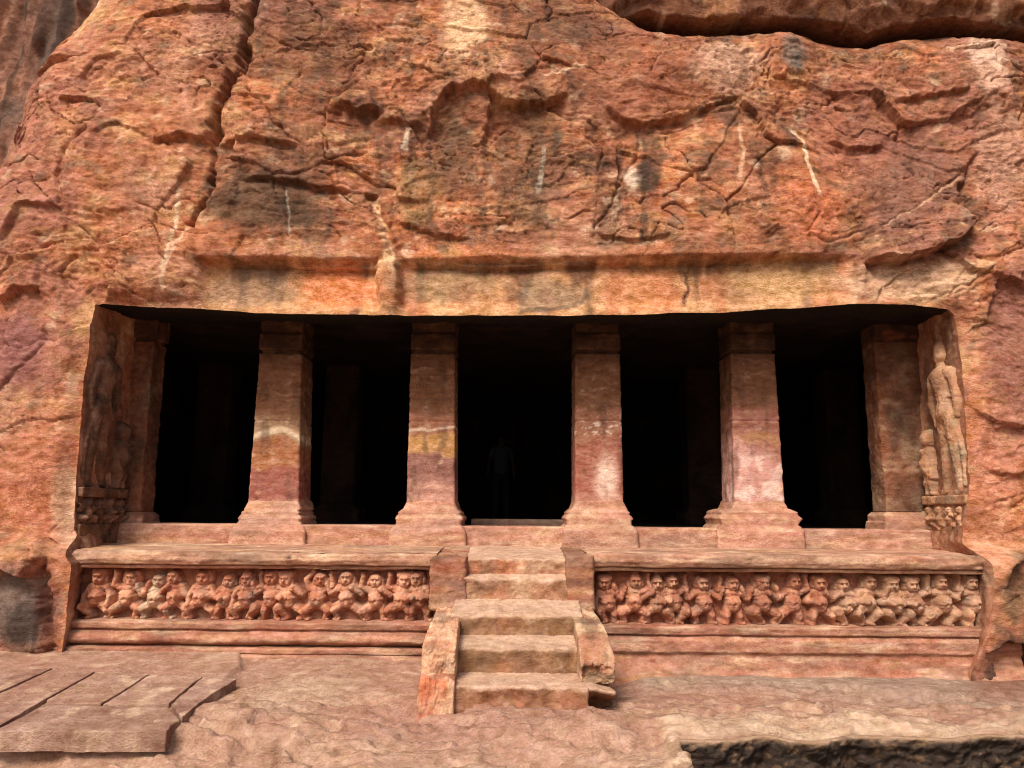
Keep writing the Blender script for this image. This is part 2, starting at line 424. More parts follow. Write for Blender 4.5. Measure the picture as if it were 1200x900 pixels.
    # keep the rim of the opening true
    hole = np.zeros_like(X, bool)
    dxl = np.minimum(np.abs(X - XLf(Z)), np.abs(X - XRf(Z))); dtop = np.abs(Z - ZTf(X))
    rim = np.where(Z < ZTf(X), dxl, dtop + np.maximum(0, np.maximum(XLf(Z) - X, X - XRf(Z))))
    dY *= .25 + .75 * ss(0, .18, rim) * 1.0 + 0 * band
    Y = Y0 + dY
    # ---- colour of the stone itself
    n_a = f2(X * .7, Z * .9, 4, 41); n_b = f2(X * 2.1, Z * 3.4, 4, 42); n_c = f2(X * .5 + 7, Z * .35, 3, 43); n_d = f2(X * 5, Z * 7, 4, 44)
    C = np.broadcast_to(srgb('b36c45'), X.shape + (3,)).copy()
    C = mix(C, ORANGE, ss(-.1, .45, n_a) * .8); C = mix(C, PINK, ss(.0, .5, -n_a) * .6)
    C = mix(C, srgb('96573a'), ss(.05, .5, n_b) * .65); C = mix(C, OCHRE, ss(.15, .55, -n_b + .5 * n_d) * .5)
    C = mix(C, PURPLE, ss(.12, .5, n_c) * .5)
    C = mix(C, BROWN, ss(.1, .5, n_d + .3 * n_c) * .45)
    upc = ss(270, 330, px) * ss(320, 250, py)                        # weathered upper wall: patina and drips
    C = mix(C, srgb('8c4f34'), upc * ss(-.35, .35, f2(X * 1.3, Z * 2.0, 4, 45)) * .65)
    xd = X + .05 * f2(X * 2, Z * 3, 3, 53)
    drip = .75 * f2(xd * 8, Z * .9, 5, 46, .6) + .6 * f2(X * 1.1, Z * .9, 4, 47) + .25 * n_d
    C = mix(C, DARK, ss(.05, .7, drip) * (.22 + .62 * upc))
    C = mix(C, BLACK, ss(.5, 1.0, drip + .3 * n_d) * upc * .6)
    C = mix(C, srgb('6a4630'), upc * ss(.0, .5, f2(X * 2.6, Z * 2.2, 5, 54, .6)) * .75); C = mix(C, srgb('4a3a30'), ss(.18, .55, f2(X * 1.9 + 3, Z * 1.5, 5, 56, .62)) * (.2 + .45 * upc))
    C = mix(C, srgb('c58a58'), ss(.1, .5, f2(X * 2.4 + 13, Z * 4.6, 5, 57, .6)) * .5)
    lich = f2(X * 3.3, Z * 3.9, 5, 48)
    C = mix(C, PALE, ss(.38, .6, lich) * .38); C = mix(C, srgb('6d5a46'), ss(.34, .6, -lich + .2 * n_d) * .5)
    def spot(cx, cy, rx_, ry_, col, st, rot=0, soft=.35, frq=5):
        k = near(px, py, [(cx, cy)], 2.2 * max(rx_, ry_))
        c, s = math.cos(rot), math.sin(rot)
        u = ((qx[k] - cx) * c + (qy[k] - cy) * s) / rx_; v = (-(qx[k] - cx) * s + (qy[k] - cy) * c) / ry_
        r = np.sqrt(u * u + v * v) + .35 * f2(X[k] * frq, Z[k] * frq, 4, int(cx) % 97)
        C[k] = mix(C[k], col, ss(1 + soft, 1 - soft, r) * st)
    def streak(pts, w, col, st, fade=.12):
        k = near(px, py, pts, 4 * w + 4)
        d, s, t = polydist(qx[k], qy[k], pts)
        ww = w * (.5 + 1.0 * np.abs(n2(t * 7, t * 0 + w, 55)) + .3)
        C[k] = mix(C[k], col, ss(1.3, .6, d / ww) * st * ss(0, fade, t) * ss(1, 1 - fade, t))
    C = mix(C, srgb('d09a66'), band * .75)
    C = mix(C, srgb('b8653f'), band * ss(.0, .5, f2(X * 2.4, Z * 1.2, 3, 51)) * .6)
    C = mix(C, DARK, band * ss(.1, .6, f2(X * 3.4, Z * .8, 4, 52) + .35 * ss(335, 308, py)) * .75)
    for a in ((290, 338, 50, 24, GREY, .5), (395, 335, 46, 28, srgb('df8048'), .85), (520, 330, 60, 22, srgb('8f7f62'), .45), (640, 345, 40, 20, srgb('7e7260'), .55), (760, 340, 42, 26, srgb('cf7b48'), .6),
              (870, 330, 30, 26, srgb('9b6a48'), .6), (920, 325, 60, 20, OCHRE, .6), (1060, 330, 70, 22, PALE, .5), (545, 30, 26, 38, srgb('d8a87c'), .95), (850, 85, 44, 22, srgb('d2a082'), .75),
              (925, 70, 14, 26, srgb('6f6a62'), .6), (1150, 70, 20, 24, srgb('dcb49a'), .75), (1155, 100, 16, 20, srgb('d4a488'), .7), (742, 208, 9, 17, srgb('cdb49c'), .8),
              (758, 205, 12, 22, srgb('3a2a22'), .8), (768, 186, 8, 30, srgb('4a3428'), .6), (310, 240, 74, 34, srgb('4c3a2c'), .8), (330, 205, 60, 22, DARK, .55), (650, 30, 46, 34, DARK, .5),
              (700, 40, 40, 26, srgb('5b3b2b'), .6), (620, 190, 44, 70, srgb('5d4430'), .5), (530, 180, 34, 50, srgb('63442f'), .6), (490, 225, 30, 40, srgb('8b6a3f'), .5),
              (740, 90, 60, 60, srgb('8d4d34'), .6), (1060, 210, 70, 60, srgb('7c5245'), .65), (1000, 150, 60, 60, srgb('9c5a44'), .6), (945, 250, 40, 36, srgb('c66a42'), .6),
              (1175, 190, 30, 60, srgb('c08a70'), .6), (20, 410, 36, 48, srgb('8d5650'), .85), (1180, 410, 34, 90, srgb('8d564a'), .7), (1165, 540, 28, 60, srgb('c57c62'), .6),
              (1190, 350, 20, 60, srgb('9a6252'), .5), (60, 560, 60, 60, srgb('b4613f'), .6), (85, 590, 16, 50, PALE, .5), (100, 370, 14, 20, OCHRE, .5),
              (20, 715, 52, 48, srgb('6e5a50'), .95), (30, 735, 22, 30, srgb('4e423c'), .7), (40, 765, 30, 14, srgb('8a6350'), .7), (100, 20, 36, 12, OCHRE, .6), (1185, 800, 52, 64, srgb('4c342a'), .95),
              (1190, 690, 20, 40, srgb('5a4a38'), .7), (1160, 650, 22, 30, srgb('cf8a66'), .7), (360, 60, 60, 50, srgb('6b4632'), .5), (270, 60, 22, 90, srgb('7a4634'), .6), (1150, 740, 12, 60, srgb('c9815f'), .7),
              (60, 720, 10, 60, srgb('8a4c38'), .6)):
        spot(*a)
    for pts, w, col, st in (([(918, 158), (934, 170), (942, 200), (953, 238)], 2.6, srgb('e6bf98'), .95), ([(862, 145), (866, 185), (862, 215)], 2.2, srgb('d9a880'), .7),
                            ([(218, 215), (212, 260), (204, 300), (195, 350)], 2.6, srgb('dcb592'), .85), ([(226, 272), (214, 290), (203, 312)], 2, srgb('dcb592'), .6),
                            ([(478, 146), (474, 178)], 4, srgb('dcc0a2'), .8), ([(432, 226), (444, 252), (452, 285), (462, 330)], 4.5, srgb('e2b183'), .8),
                            ([(340, 224), (341, 280)], 1.6, srgb('a09280'), .65), ([(636, 165), (634, 230)], 2.8, srgb('bcae98'), .7), ([(630, 96), (690, 82)], 1.6, srgb('e0b48c'), .7),
                            ([(1030, 270), (1075, 240), (1130, 204)], 1.6, srgb('dba884'), .6), ([(1090, 352), (1130, 325), (1160, 308)], 2.2, srgb('dcb08c'), .6),
                            ([(806, 310), (806, 360)], 2, BLACK, .6), ([(598, 310), (600, 352)], 9, srgb('6b5540'), .45), ([(690, 335), (680, 352), (650, 360), (600, 364)], 3, srgb('4a4036'), .6),
                            ([(760, 150), (756, 200), (752, 290)], 4, srgb('3a2c22'), .55), ([(1165, 470), (1150, 520)], 3, BROWN, .4), ([(870, 36), (868, 110)], 4, srgb('c9977a'), .5)):
        streak(pts, w, col, st)
    for (xx, ya, yb_, ww, st) in ((612, -10, 80, 11, .5), (650, 0, 95, 9, .5), (690, 0, 70, 12, .55), (715, 20, 110, 8, .45), (634, 150, 275, 7, .6), (655, 160, 240, 6, .5), (528, 130, 245, 10, .55), (505, 120, 290, 6, .45), (592, 150, 230, 8, .45), (705, 160, 285, 7, .5),
                                  (765, 170, 300, 8, .5), (480, 0, 110, 5, .4), (380, 20, 110, 8, .4), (342, 10, 90, 7, .4), (290, 20, 160, 12, .45), (410, 60, 140, 8, .4), (868, 60, 160, 6, .4), (1030, 60, 130, 6, .4), (560, 195, 290, 8, .4), (820, 190, 280, 6, .35), (455, 160, 215, 8, .4)):
        k = near(px, py, [(xx, ya), (xx, yb_)], 40)
        cx_ = xx + 5 * n2((py[k]) * .02, py[k] * 0 + xx, 57); r = np.abs(qx[k] - cx_) / ww
        br = .5 + .8 * f2(X[k] * 6, Z[k] * 2.5, 4, xx % 89)
        C[k] = mix(C[k], srgb('43302a') if xx % 2 else srgb('56382a'), ss(1.5, .2, r) * st * np.clip(br, 0, 1) * ss(ya - 5, ya + 25, py[k]) * ss(yb_ + 15, yb_ - 30, py[k]))
    keep = np.ones((rows - 1, len(s0) - 1), bool)
    keep[:nb, kind_l:kind_r] = False
    V = np.stack([X, Y, Z], -1)
    o = mesh_from('cliff', V, gridquads(rows, len(s0), keep, True), C, M_ROCK)
    tag(o, 'weathered red sandstone cliff face around the dark cave opening', None, None, 'structure')
    # ---- the reveals of the opening: strips from the rim back to the porch walls
    ILf = lambda z: P(np.full(z.shape, 152.0), np.full(z.shape, 500.0), Y=.1)[..., 0] - .03 * (z - 2)
    IRf = lambda z: P(np.full(z.shape, 1079.0), np.full(z.shape, 500.0), Y=.1)[..., 0] + .03 * (z - 2)
    def strip(name, rimV, inV, seed, cols, m, flip):
        n = 56; t = np.linspace(0, 1, n)[:, None, None]
        G = rimV[None] * (1 - t) + inV[None] * t
        nrm = np.cross(np.gradient(G, axis=0), np.gradient(G, axis=1)); nrm /= np.linalg.norm(nrm, axis=-1)[..., None] + 1e-9
        a = f3(G[..., 0] * 3, G[..., 1] * 3, G[..., 2] * 3, 4, seed) * .03 + f3(G[..., 0] * 14, G[..., 1] * 14, G[..., 2] * 14, 3, seed + 3) * .008
        G = G + nrm * (a * ss(0, .08, t[..., 0]))[..., None]
        c = stone_col(G[..., 0], G[..., 1], G[..., 2], seed, *cols)
        q = mesh_from(name, G, gridquads(*G.shape[:2], None, flip), c, m, o)
        return q
    jc = (srgb('a5684b'), [(srgb('c08a66'), 2, 1, .1, .3, .7), (DARK, 3, 1.2, .2, .3, .7), (PALE, 4, 3, .35, .2, .5)])
    for k, inner, nm, fl in ((kind_l, ILf, 'left_reveal', False), (kind_r, IRf, 'right_reveal', True)):
        rv = V[:nb + 1, k]; kz = np.linspace(0, 1, nb + 1) ** 6; iv = np.stack([inner(rv[:, 2]), np.full(nb + 1, .16), rv[:, 2] + kz * (ZL + .22 - rv[-1, 2])], -1)
        strip('reveal', rv, iv, 61, jc, M_CUT, fl)
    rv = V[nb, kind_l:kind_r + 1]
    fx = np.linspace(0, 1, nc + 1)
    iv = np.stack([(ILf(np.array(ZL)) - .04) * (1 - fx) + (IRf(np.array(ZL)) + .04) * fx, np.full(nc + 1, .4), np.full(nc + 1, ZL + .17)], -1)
    strip('soffit', rv, iv, 62, (srgb('241a16'), [(srgb('171210'), 2, 2, .0, .3, .8)]), M_DARK, False)  # near-black because the porch shade is put into the soffit colour
    return float(ILf(np.array(2.0))), float(IRf(np.array(2.0)))
XI0, XI1 = cliff()

# ---- slabs of rock in front of / behind the main face
def overhang():
    """brown rock bed that juts out above the joint along the top right"""
    edge = [(690, -26), (720, -3), (760, 14), (800, 23), (838, 27), (880, 23), (940, 24), (985, 34), (1020, 39), (1058, 27), (1110, 22), (1150, 30), (1200, 31), (1300, 40)]
    Yf = -.42
    q = P([p[0] for p in edge], [p[1] for p in edge], Y=Yf)
    x = np.concatenate([np.arange(q[0, 0], 6.8, .02), np.linspace(6.8, 13, 14)])
    zb = np.interp(x, q[:, 0], q[:, 2]) + .03 * f2(x * 4, x * 0, 4, 5)
    t = np.concatenate([-np.linspace(1, 0, 40, endpoint=False), np.linspace(0, 1, 150)])
    X = np.broadcast_to(x, (len(t), len(x))).copy()
    tt = t[:, None]
    Z = np.where(tt < 0, zb + .5 * (-tt) ** 1.4 * .5, zb + np.maximum(tt, 0) * (12.2 - zb))
    Y = np.where(tt < 0, Yf + 1.7 * (-tt), Yf + .1 * np.maximum(tt, 0) * 4)
    Y = Y - .16 * np.exp(-((Z - zb - .35) / .3) ** 2) * (tt >= 0)
    w = ss(-1, -.8, tt)
    gx = X + .2 * f2(X, Z, 3, 81)
    _, _, rid, til = worley(gx * 1.1, Z * 2.2, 82); _, _, rid2, til2 = worley(gx * 4, Z * 6, 83)
    Y = Y + w * (.12 * til + .1 * (rid - .5) + .04 * til2 + .05 * f2(X * 3, Z * 4, 4, 84))
    Y = Y + .9 * ss(.9, 0, X - q[0, 0]) ** 2
    C = np.broadcast_to(srgb('794a32'), X.shape + (3,)).copy()
    C = mix(C, srgb('9c6642'), ss(0, .4, f2(X * 1.5, Z * 2.5, 4, 85))); C = mix(C, DARK, ss(.0, .4, f2(X * 2.5, Z * 1.6, 4, 86)) * .8)
    C = mix(C, PALE, ss(.35, .6, f2(X * 3, Z * 4, 4, 87)) * .4)
    o = mesh_from('rock_overhang', np.stack([X, Y, Z], -1), gridquads(*X.shape, None, True), C, M_ROCK)
    tag(o, 'brown rock bed jutting over the black joint along the cliff top', 'rock')
overhang()
def far_rock():
    """darker rock wall standing back beyond the cleft at the upper left"""
    x = np.linspace(-14, -4.2, 300); z = np.linspace(4.4, 13, 260)
    X, Z = np.meshgrid(x, z)
    Y = 1.5 + .45 * f2(X * .7, Z * .25, 4, 91) + .2 * np.tanh(3 * f2(X * 1.4, Z * .3, 3, 92)) + .05 * f2(X * 5, Z * 4, 4, 93) + .1 * (Z - 5)
    C = np.broadcast_to(srgb('7c5240'), X.shape + (3,)).copy()
    C = mix(C, srgb('59463c'), ss(-.2, .4, f2(X * 2, Z * .5, 4, 94)) * .9); C = mix(C, srgb('a06a4e'), ss(.1, .5, f2(X * 3 + 5, Z * .6, 4, 95)) * .8)
    C = mix(C, BLACK, ss(.2, .5, f2(X * 4, Z * .4, 3, 96)) * .7)
    o = mesh_from('back_rock', np.stack([X, Y, Z], -1), gridquads(*X.shape, None, True), C, M_ROCK)
    tag(o, 'dark streaked rock standing back behind the cleft at upper left', 'rock')
far_rock()

# ================================================================== THE HALL BEHIND THE PORCH
ZS = float(P(600, 617, Y=-.06)[2])            # top of the sill the pillars stand on
HALL_SHADE = (srgb('2c211c'), [(srgb('453229'), 1.5, 1.5, .1, .3, .7), (srgb('1a1412'), 3, 2, .1, .3, .8)])  # darkness of the hall put into the rock colour
def sheet(name, o0, eu, ev, nu, nv, amp, seed, cols, mat, kind='structure', label=None, flip=False):
    o0, eu, ev = map(lambda v: np.asarray(v, float), (o0, eu, ev))
    u = np.linspace(0, 1, nu)[None, :, None]; v = np.linspace(0, 1, nv)[:, None, None]
    G = o0 + u * eu + v * ev
    n = np.cross(eu, ev); n = n / np.linalg.norm(n)
    G = G + n * (amp * f3(G[..., 0] * 2, G[..., 1] * 2, G[..., 2] * 2, 4, seed))[..., None]
    c = stone_col(G[..., 0], G[..., 1], G[..., 2], seed, *cols)
    o = mesh_from(name, G, gridquads(nv, nu, None, flip), c, mat)
    return tag(o, label, None, None, kind)
HX0, HX1, HY1 = XI0 - 1.0, XI1 + 1.0, 9.5
sheet('hall_floor', (HX0 - 1, -.02, ZS - .012), (HX1 - HX0 + 2, 0, 0), (0, HY1 + 1, 0), 120, 100, .012, 101, (srgb('43352e'), HALL_SHADE[1]), M_DARK, label='dark worn rock floor of the hall')
sheet('hall_ceiling', (HX0 - 1, .12, ZL + .2), (HX1 - HX0 + 2, 0, 0), (0, HY1 + 1, 0), 120, 100, .02, 102, HALL_SHADE, M_DARK, label='rock ceiling of the hall with its shade in the colour', flip=True)
sheet('hall_back_wall', (HX0 - 1, HY1, ZS - .6), (HX1 - HX0 + 2, 0, 0), (0, 0, ZL + 1.2 - ZS), 100, 50, .05, 103, HALL_SHADE, M_DARK, label='dark back wall of the hall')
sheet('hall_side_wall', (HX0, -.1, ZS - .6), (0, HY1 + 1, 0), (0, 0, ZL + 1.2 - ZS), 100, 50, .05, 104, HALL_SHADE, M_DARK, label='dark side wall of the hall')
sheet('hall_side_wall', (HX1, -.1, ZS - .6), (0, HY1 + 1, 0), (0, 0, ZL + 1.2 - ZS), 100, 50, .05, 105, HALL_SHADE, M_DARK, label='dark side wall of the hall')
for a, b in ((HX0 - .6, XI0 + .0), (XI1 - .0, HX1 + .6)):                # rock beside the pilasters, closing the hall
    sheet('hall_front_wall', (a, .17, ZS - .6), (b - a, 0, 0), (0, 0, ZL + 1.2 - ZS), 30, 60, .01, 106, (srgb('7a4f3a'), HALL_SHADE[1]), M_DARK, label='rock wall beside the end pilaster')
# unseen rock sheet added over the hall to block light from above
sheet('sky_block_sheet', (-40, .6, 11.8), (80, 0, 0), (0, 45, 3), 120, 60, .5, 107, (srgb('8d6a50'), [(PALE, .3, .3, .1, .3, .6)]), M_GROUND, label='unseen rock sheet added above the cave to block sky light')

# ================================================================== DRESSED STONE BUILDERS
def loft(name, prof, yb, mat, colfn, parent, ny=26, nx=30, dz=.014, rc=.018, wear=.006, seed=0, label=None, yf=None):
    """square section stone: prof = [(z, x_left, x_right, y_front)] bottom to top; back at yb"""
    prof = np.asarray(prof, float)
    zs = [prof[0, 0]]
    for i in range(len(prof) - 1):
        n = max(1, int(math.ceil(abs(prof[i + 1, 0] - prof[i, 0]) / dz)), int(math.ceil(np.abs(prof[i + 1, 1:] - prof[i, 1:]).max() / dz)))
        zs += [prof[i, 0] + (prof[i + 1, 0] - prof[i, 0]) * k / n + 1e-7 * k for k in range(1, n + 1)]
    k = np.interp(zs, prof[:, 0] + 1e-7 * np.arange(len(prof)), np.arange(len(prof)))
    i = np.arange(len(prof))
    zz, xl, xr, yf_ = (np.interp(k, i, prof[:, c]) for c in range(4))
    # unit ring: front, right, back, left
    f = np.linspace(0, 1, nx, endpoint=False); g = np.linspace(0, 1, ny, endpoint=False)
    ru = np.concatenate([f, np.ones(ny), 1 - f, np.zeros(ny)]); rv = np.concatenate([np.zeros(nx), g, np.ones(nx), 1 - g])
    X = xl[:, None] + (xr - xl)[:, None] * ru; Y = yf_[:, None] + (yb - yf_)[:, None] * rv; Z = np.broadcast_to(zz[:, None], X.shape).copy()
    # rounded, chipped arrises
    hx, hy = (xr - xl)[:, None] / 2, (yb - yf_)[:, None] / 2; cx, cy = xl[:, None] + hx, yf_[:, None] + hy
    r = rc * (1 + .9 * np.clip(f3(X * 5, Y * 5, Z * 7, 3, seed) * 1.5, -.8, 2))
    ax, ay = np.clip(X - cx, -(hx - r), hx - r), np.clip(Y - cy, -(hy - r), hy - r)
    dx, dy = X - cx - ax, Y - cy - ay; L = np.hypot(dx, dy) + 1e-9
    sc = np.minimum(1, r / L)
    X, Y = cx + ax + dx * sc, cy + ay + dy * sc
    w = lambda s: f3(X * 6, Y * 6, Z * 9, 4, seed + s) * wear + f3(X * 26, Y * 26, Z * 34, 2, seed + s + 1) * wear * .45
    dX, dY, dZ = w(5), w(9), w(13) * .5
    X, Y, Z = X + dX, Y + dY, Z + dZ
    C = colfn(X, Y, Z)
    n, m = X.shape
    I = np.arange(n * m).reshape(n, m); J = np.roll(I, -1, 1)
    q = np.stack([I[:-1], J[:-1], J[1:], I[1:]], -1).reshape(-1, 4)
    V = np.stack([X, Y, Z], -1).reshape(-1, 3)
    # top and bottom caps
    cb, ct = V[:m].mean(0), V[-m:].mean(0)
    V = np.concatenate([V, [cb, ct]]); C = np.concatenate([C.reshape(-1, 3), C[0, :1], C[-1, :1]])
    caps = []
    for a in range(0, m, 2):
        caps.append([n * m, (a + 2) % m, a + 1, a]); b0 = (n - 1) * m
        caps.append([n * m + 1, b0 + a, b0 + a + 1, b0 + (a + 2) % m])
    o = mesh_from(name, V, np.concatenate([q, np.array(caps)]), C, mat, parent)
    if label: o['label'] = label
    return o
def block(name, x0, x1, y0, y1, z0, z1, mat, colfn, parent=None, res=.016, rc=.02, wear=.008, seed=0, warp=None, label=None):
    """worn stone block as a closed lattice box with rounded, chipped edges; warp(x,y,z)->x,y,z bends it"""
    n = [max(2, int(round((b - a) / res))) for a, b in ((x0, x1), (y0, y1), (z0, z1))]
    quads = []; allk = []
    sx, sy = (n[1] + 1) * (n[2] + 1), (n[2] + 1)
    def face(ax, side):
        o1, o2 = [a for a in range(3) if a != ax]
        A, B = np.meshgrid(np.arange(n[o1] + 1), np.arange(n[o2] + 1), indexing='ij')
        ijk = [None] * 3; ijk[ax] = np.full(A.shape, n[ax] if side else 0); ijk[o1] = A; ijk[o2] = B
        key = ijk[0] * sx + ijk[1] * sy + ijk[2]
        q = np.stack([key[:-1, :-1], key[1:, :-1], key[1:, 1:], key[:-1, 1:]], -1).reshape(-1, 4)
        if (side == 0) != (ax == 1): q = q[:, ::-1]
        return q
    Q = np.concatenate([face(a, s) for a in range(3) for s in (0, 1)])
    keys, inv = np.unique(Q, return_inverse=True); Q = inv.reshape(-1, 4)
    i, j, k = keys // sx, (keys % sx) // sy, keys % sy
    X = x0 + (x1 - x0) * i / n[0]; Y = y0 + (y1 - y0) * j / n[1]; Z = z0 + (z1 - z0) * k / n[2]
    c = np.array([(x0 + x1) / 2, (y0 + y1) / 2, (z0 + z1) / 2]); h = np.array([(x1 - x0) / 2, (y1 - y0) / 2, (z1 - z0) / 2])
    r = np.clip(rc * (1 + 1.3 * f3(X * 6, Y * 6, Z * 6, 3, seed + 3)), .004, h.min() * .9)
    p = np.stack([X, Y, Z], -1) - c
    a = np.sign(p) * np.minimum(np.abs(p), h - r[:, None]); d = p - a; L = np.linalg.norm(d, axis=-1) + 1e-9
    p = a + d * np.minimum(1, r / L)[:, None] + c
    X, Y, Z = p.T
    w = lambda s: f3(X * 5, Y * 5, Z * 8, 4, seed + s) * wear + f3(X * 24, Y * 24, Z * 30, 2, seed + s + 1) * wear * .5
    X, Y, Z = X + w(5), Y + w(9), Z + w(13)
    C = colfn(X, Y, Z)
    if warp: X, Y, Z = warp(X, Y, Z)
    o = mesh_from(name, np.stack([X, Y, Z], -1), Q, C, mat, parent)
    if label: o['label'] = label
    return o
def resample(prof, d):
    prof = np.asarray(prof, float); out = [prof[0]]
    for a, b in zip(prof[:-1], prof[1:]):
        n = max(1, int(math.ceil(np.linalg.norm(b - a) / d)))
        out += [a + (b - a) * k / n for k in range(1, n + 1)]
    return np.array(out)
def moulding(name, x0, x1, prof, mat, colfn, parent=None, dx=.018, wear=.008, seed=0, slope=0.0, label=None, breakfn=None):
    """a run of stone with the (y, z) profile given from bottom-front to top-back, worn by noise"""
    p = resample(prof, .011)
    nx = max(2, int((x1 - x0) / dx))
    x = np.linspace(x0, x1, nx)
    X = np.broadcast_to(x, (len(p), nx)).copy(); Y = np.broadcast_to(p[:, :1], X.shape).copy(); Z = np.broadcast_to(p[:, 1:], X.shape).copy()
    Z = Z + slope * (X - x0)
    w = f3(X * 3, Y * 9, Z * 9, 4, seed); w2 = f3(X * 13, Y * 20, Z * 20, 3, seed + 4)
    chip = np.clip(f3(X * 2.2, Y * 3, Z * 3, 4, seed + 8) - .18, 0, 1)
    Y = Y + wear * w + wear * .6 * w2 + chip * wear * 5; Z = Z + wear * .8 * f3(X * 2.5, Y * 6, Z * 6, 3, seed + 12) - chip * wear * 1.5
    if breakfn: X, Y, Z = breakfn(X, Y, Z)
    C = colfn(X, Y, Z)
    o = mesh_from(name, np.stack([X, Y, Z], -1), gridquads(len(p), nx), C, mat, parent)
    if label: o['label'] = label
    return o
def cutcol(seed, base, pale=.5, dark=.5, ochre=.3):
    """dressed stone: bedding runs level, so stains and worn bands are drawn out sideways"""
    return lambda x, y, z: stone_col(x * .45, y, z, seed, base, [(PINK, 1.2, 5, .0, .5, .45), (BROWN, 2.2, 10, .1, .45, .45), (srgb('a9583f'), 1.7, 4, .15, .45, .4), (OCHRE, 2.6, 9, .25, .35, ochre),
                                                      (PALE, 5, 16, .26, .3, pale * .8), (DARK, 4, 8, .26, .35, dark), (GREY, 2.5, 4, .2, .4, .35)])

# ================================================================== RELIEF CARVING
def relief(name, org, eu, ev, en, u0, u1, v0, v1, caps, mat, colfn, parent=None, res=.0062, k=40, dents=(), floor=-.012, seed=0, label=None, nz=.004, flat=1.0):
    """continuous carved body: the smooth union of tapered limbs (u,v,n,r)-(u,v,n,r), as seen from the front, standing out of a wall"""
    org, eu, ev, en = (np.asarray(a, float) for a in (org, eu, ev, en))
    nu, nv = int((u1 - u0) / res), int((v1 - v0) / res)
    U, V = np.meshgrid(np.linspace(u0, u1, nu), np.linspace(v0, v1, nv))
    H = np.full(U.shape, -1.0)
    for (a, b) in caps:
        ex, ey = b[0] - a[0], b[1] - a[1]; ll = ex * ex + ey * ey
        t = np.clip(((U - a[0]) * ex + (V - a[1]) * ey) / ll, 0, 1) if ll > 1e-9 else np.zeros_like(U)
        d = np.hypot(U - a[0] - ex * t, V - a[1] - ey * t); r = a[3] + (b[3] - a[3]) * t; n = a[2] + (b[2] - a[2]) * t
        s = np.where(d < r, np.sqrt(np.maximum(r * r - d * d, 0)), -(d - r) * 3.5)
        H = np.logaddexp(H * k, (n + s) * k) / k
    for (u, v, r, dep) in dents:
        H = H - dep * np.exp(-(((U - u) ** 2 + (V - v) ** 2) / (r * r)))
    H = np.where(H > 0, H * flat, H) + nz * f2(U * 22, V * 22, 3, seed) + nz * .5 * n2(U * 70, V * 70, seed + 3)
    keep = (np.maximum.reduce([H[:-1, :-1], H[1:, :-1], H[:-1, 1:], H[1:, 1:]]) > floor)
    Hc = np.maximum(H, floor - .02)
    G = org + U[..., None] * eu + V[..., None] * ev + Hc[..., None] * en
    C = colfn(G[..., 0], G[..., 1], G[..., 2])
    fl = np.dot(np.cross(eu, ev), en) < 0
    o = mesh_from(name, G, gridquads(nv, nu, keep, fl), C, mat, parent)
    if label: o['label'] = label
    return o
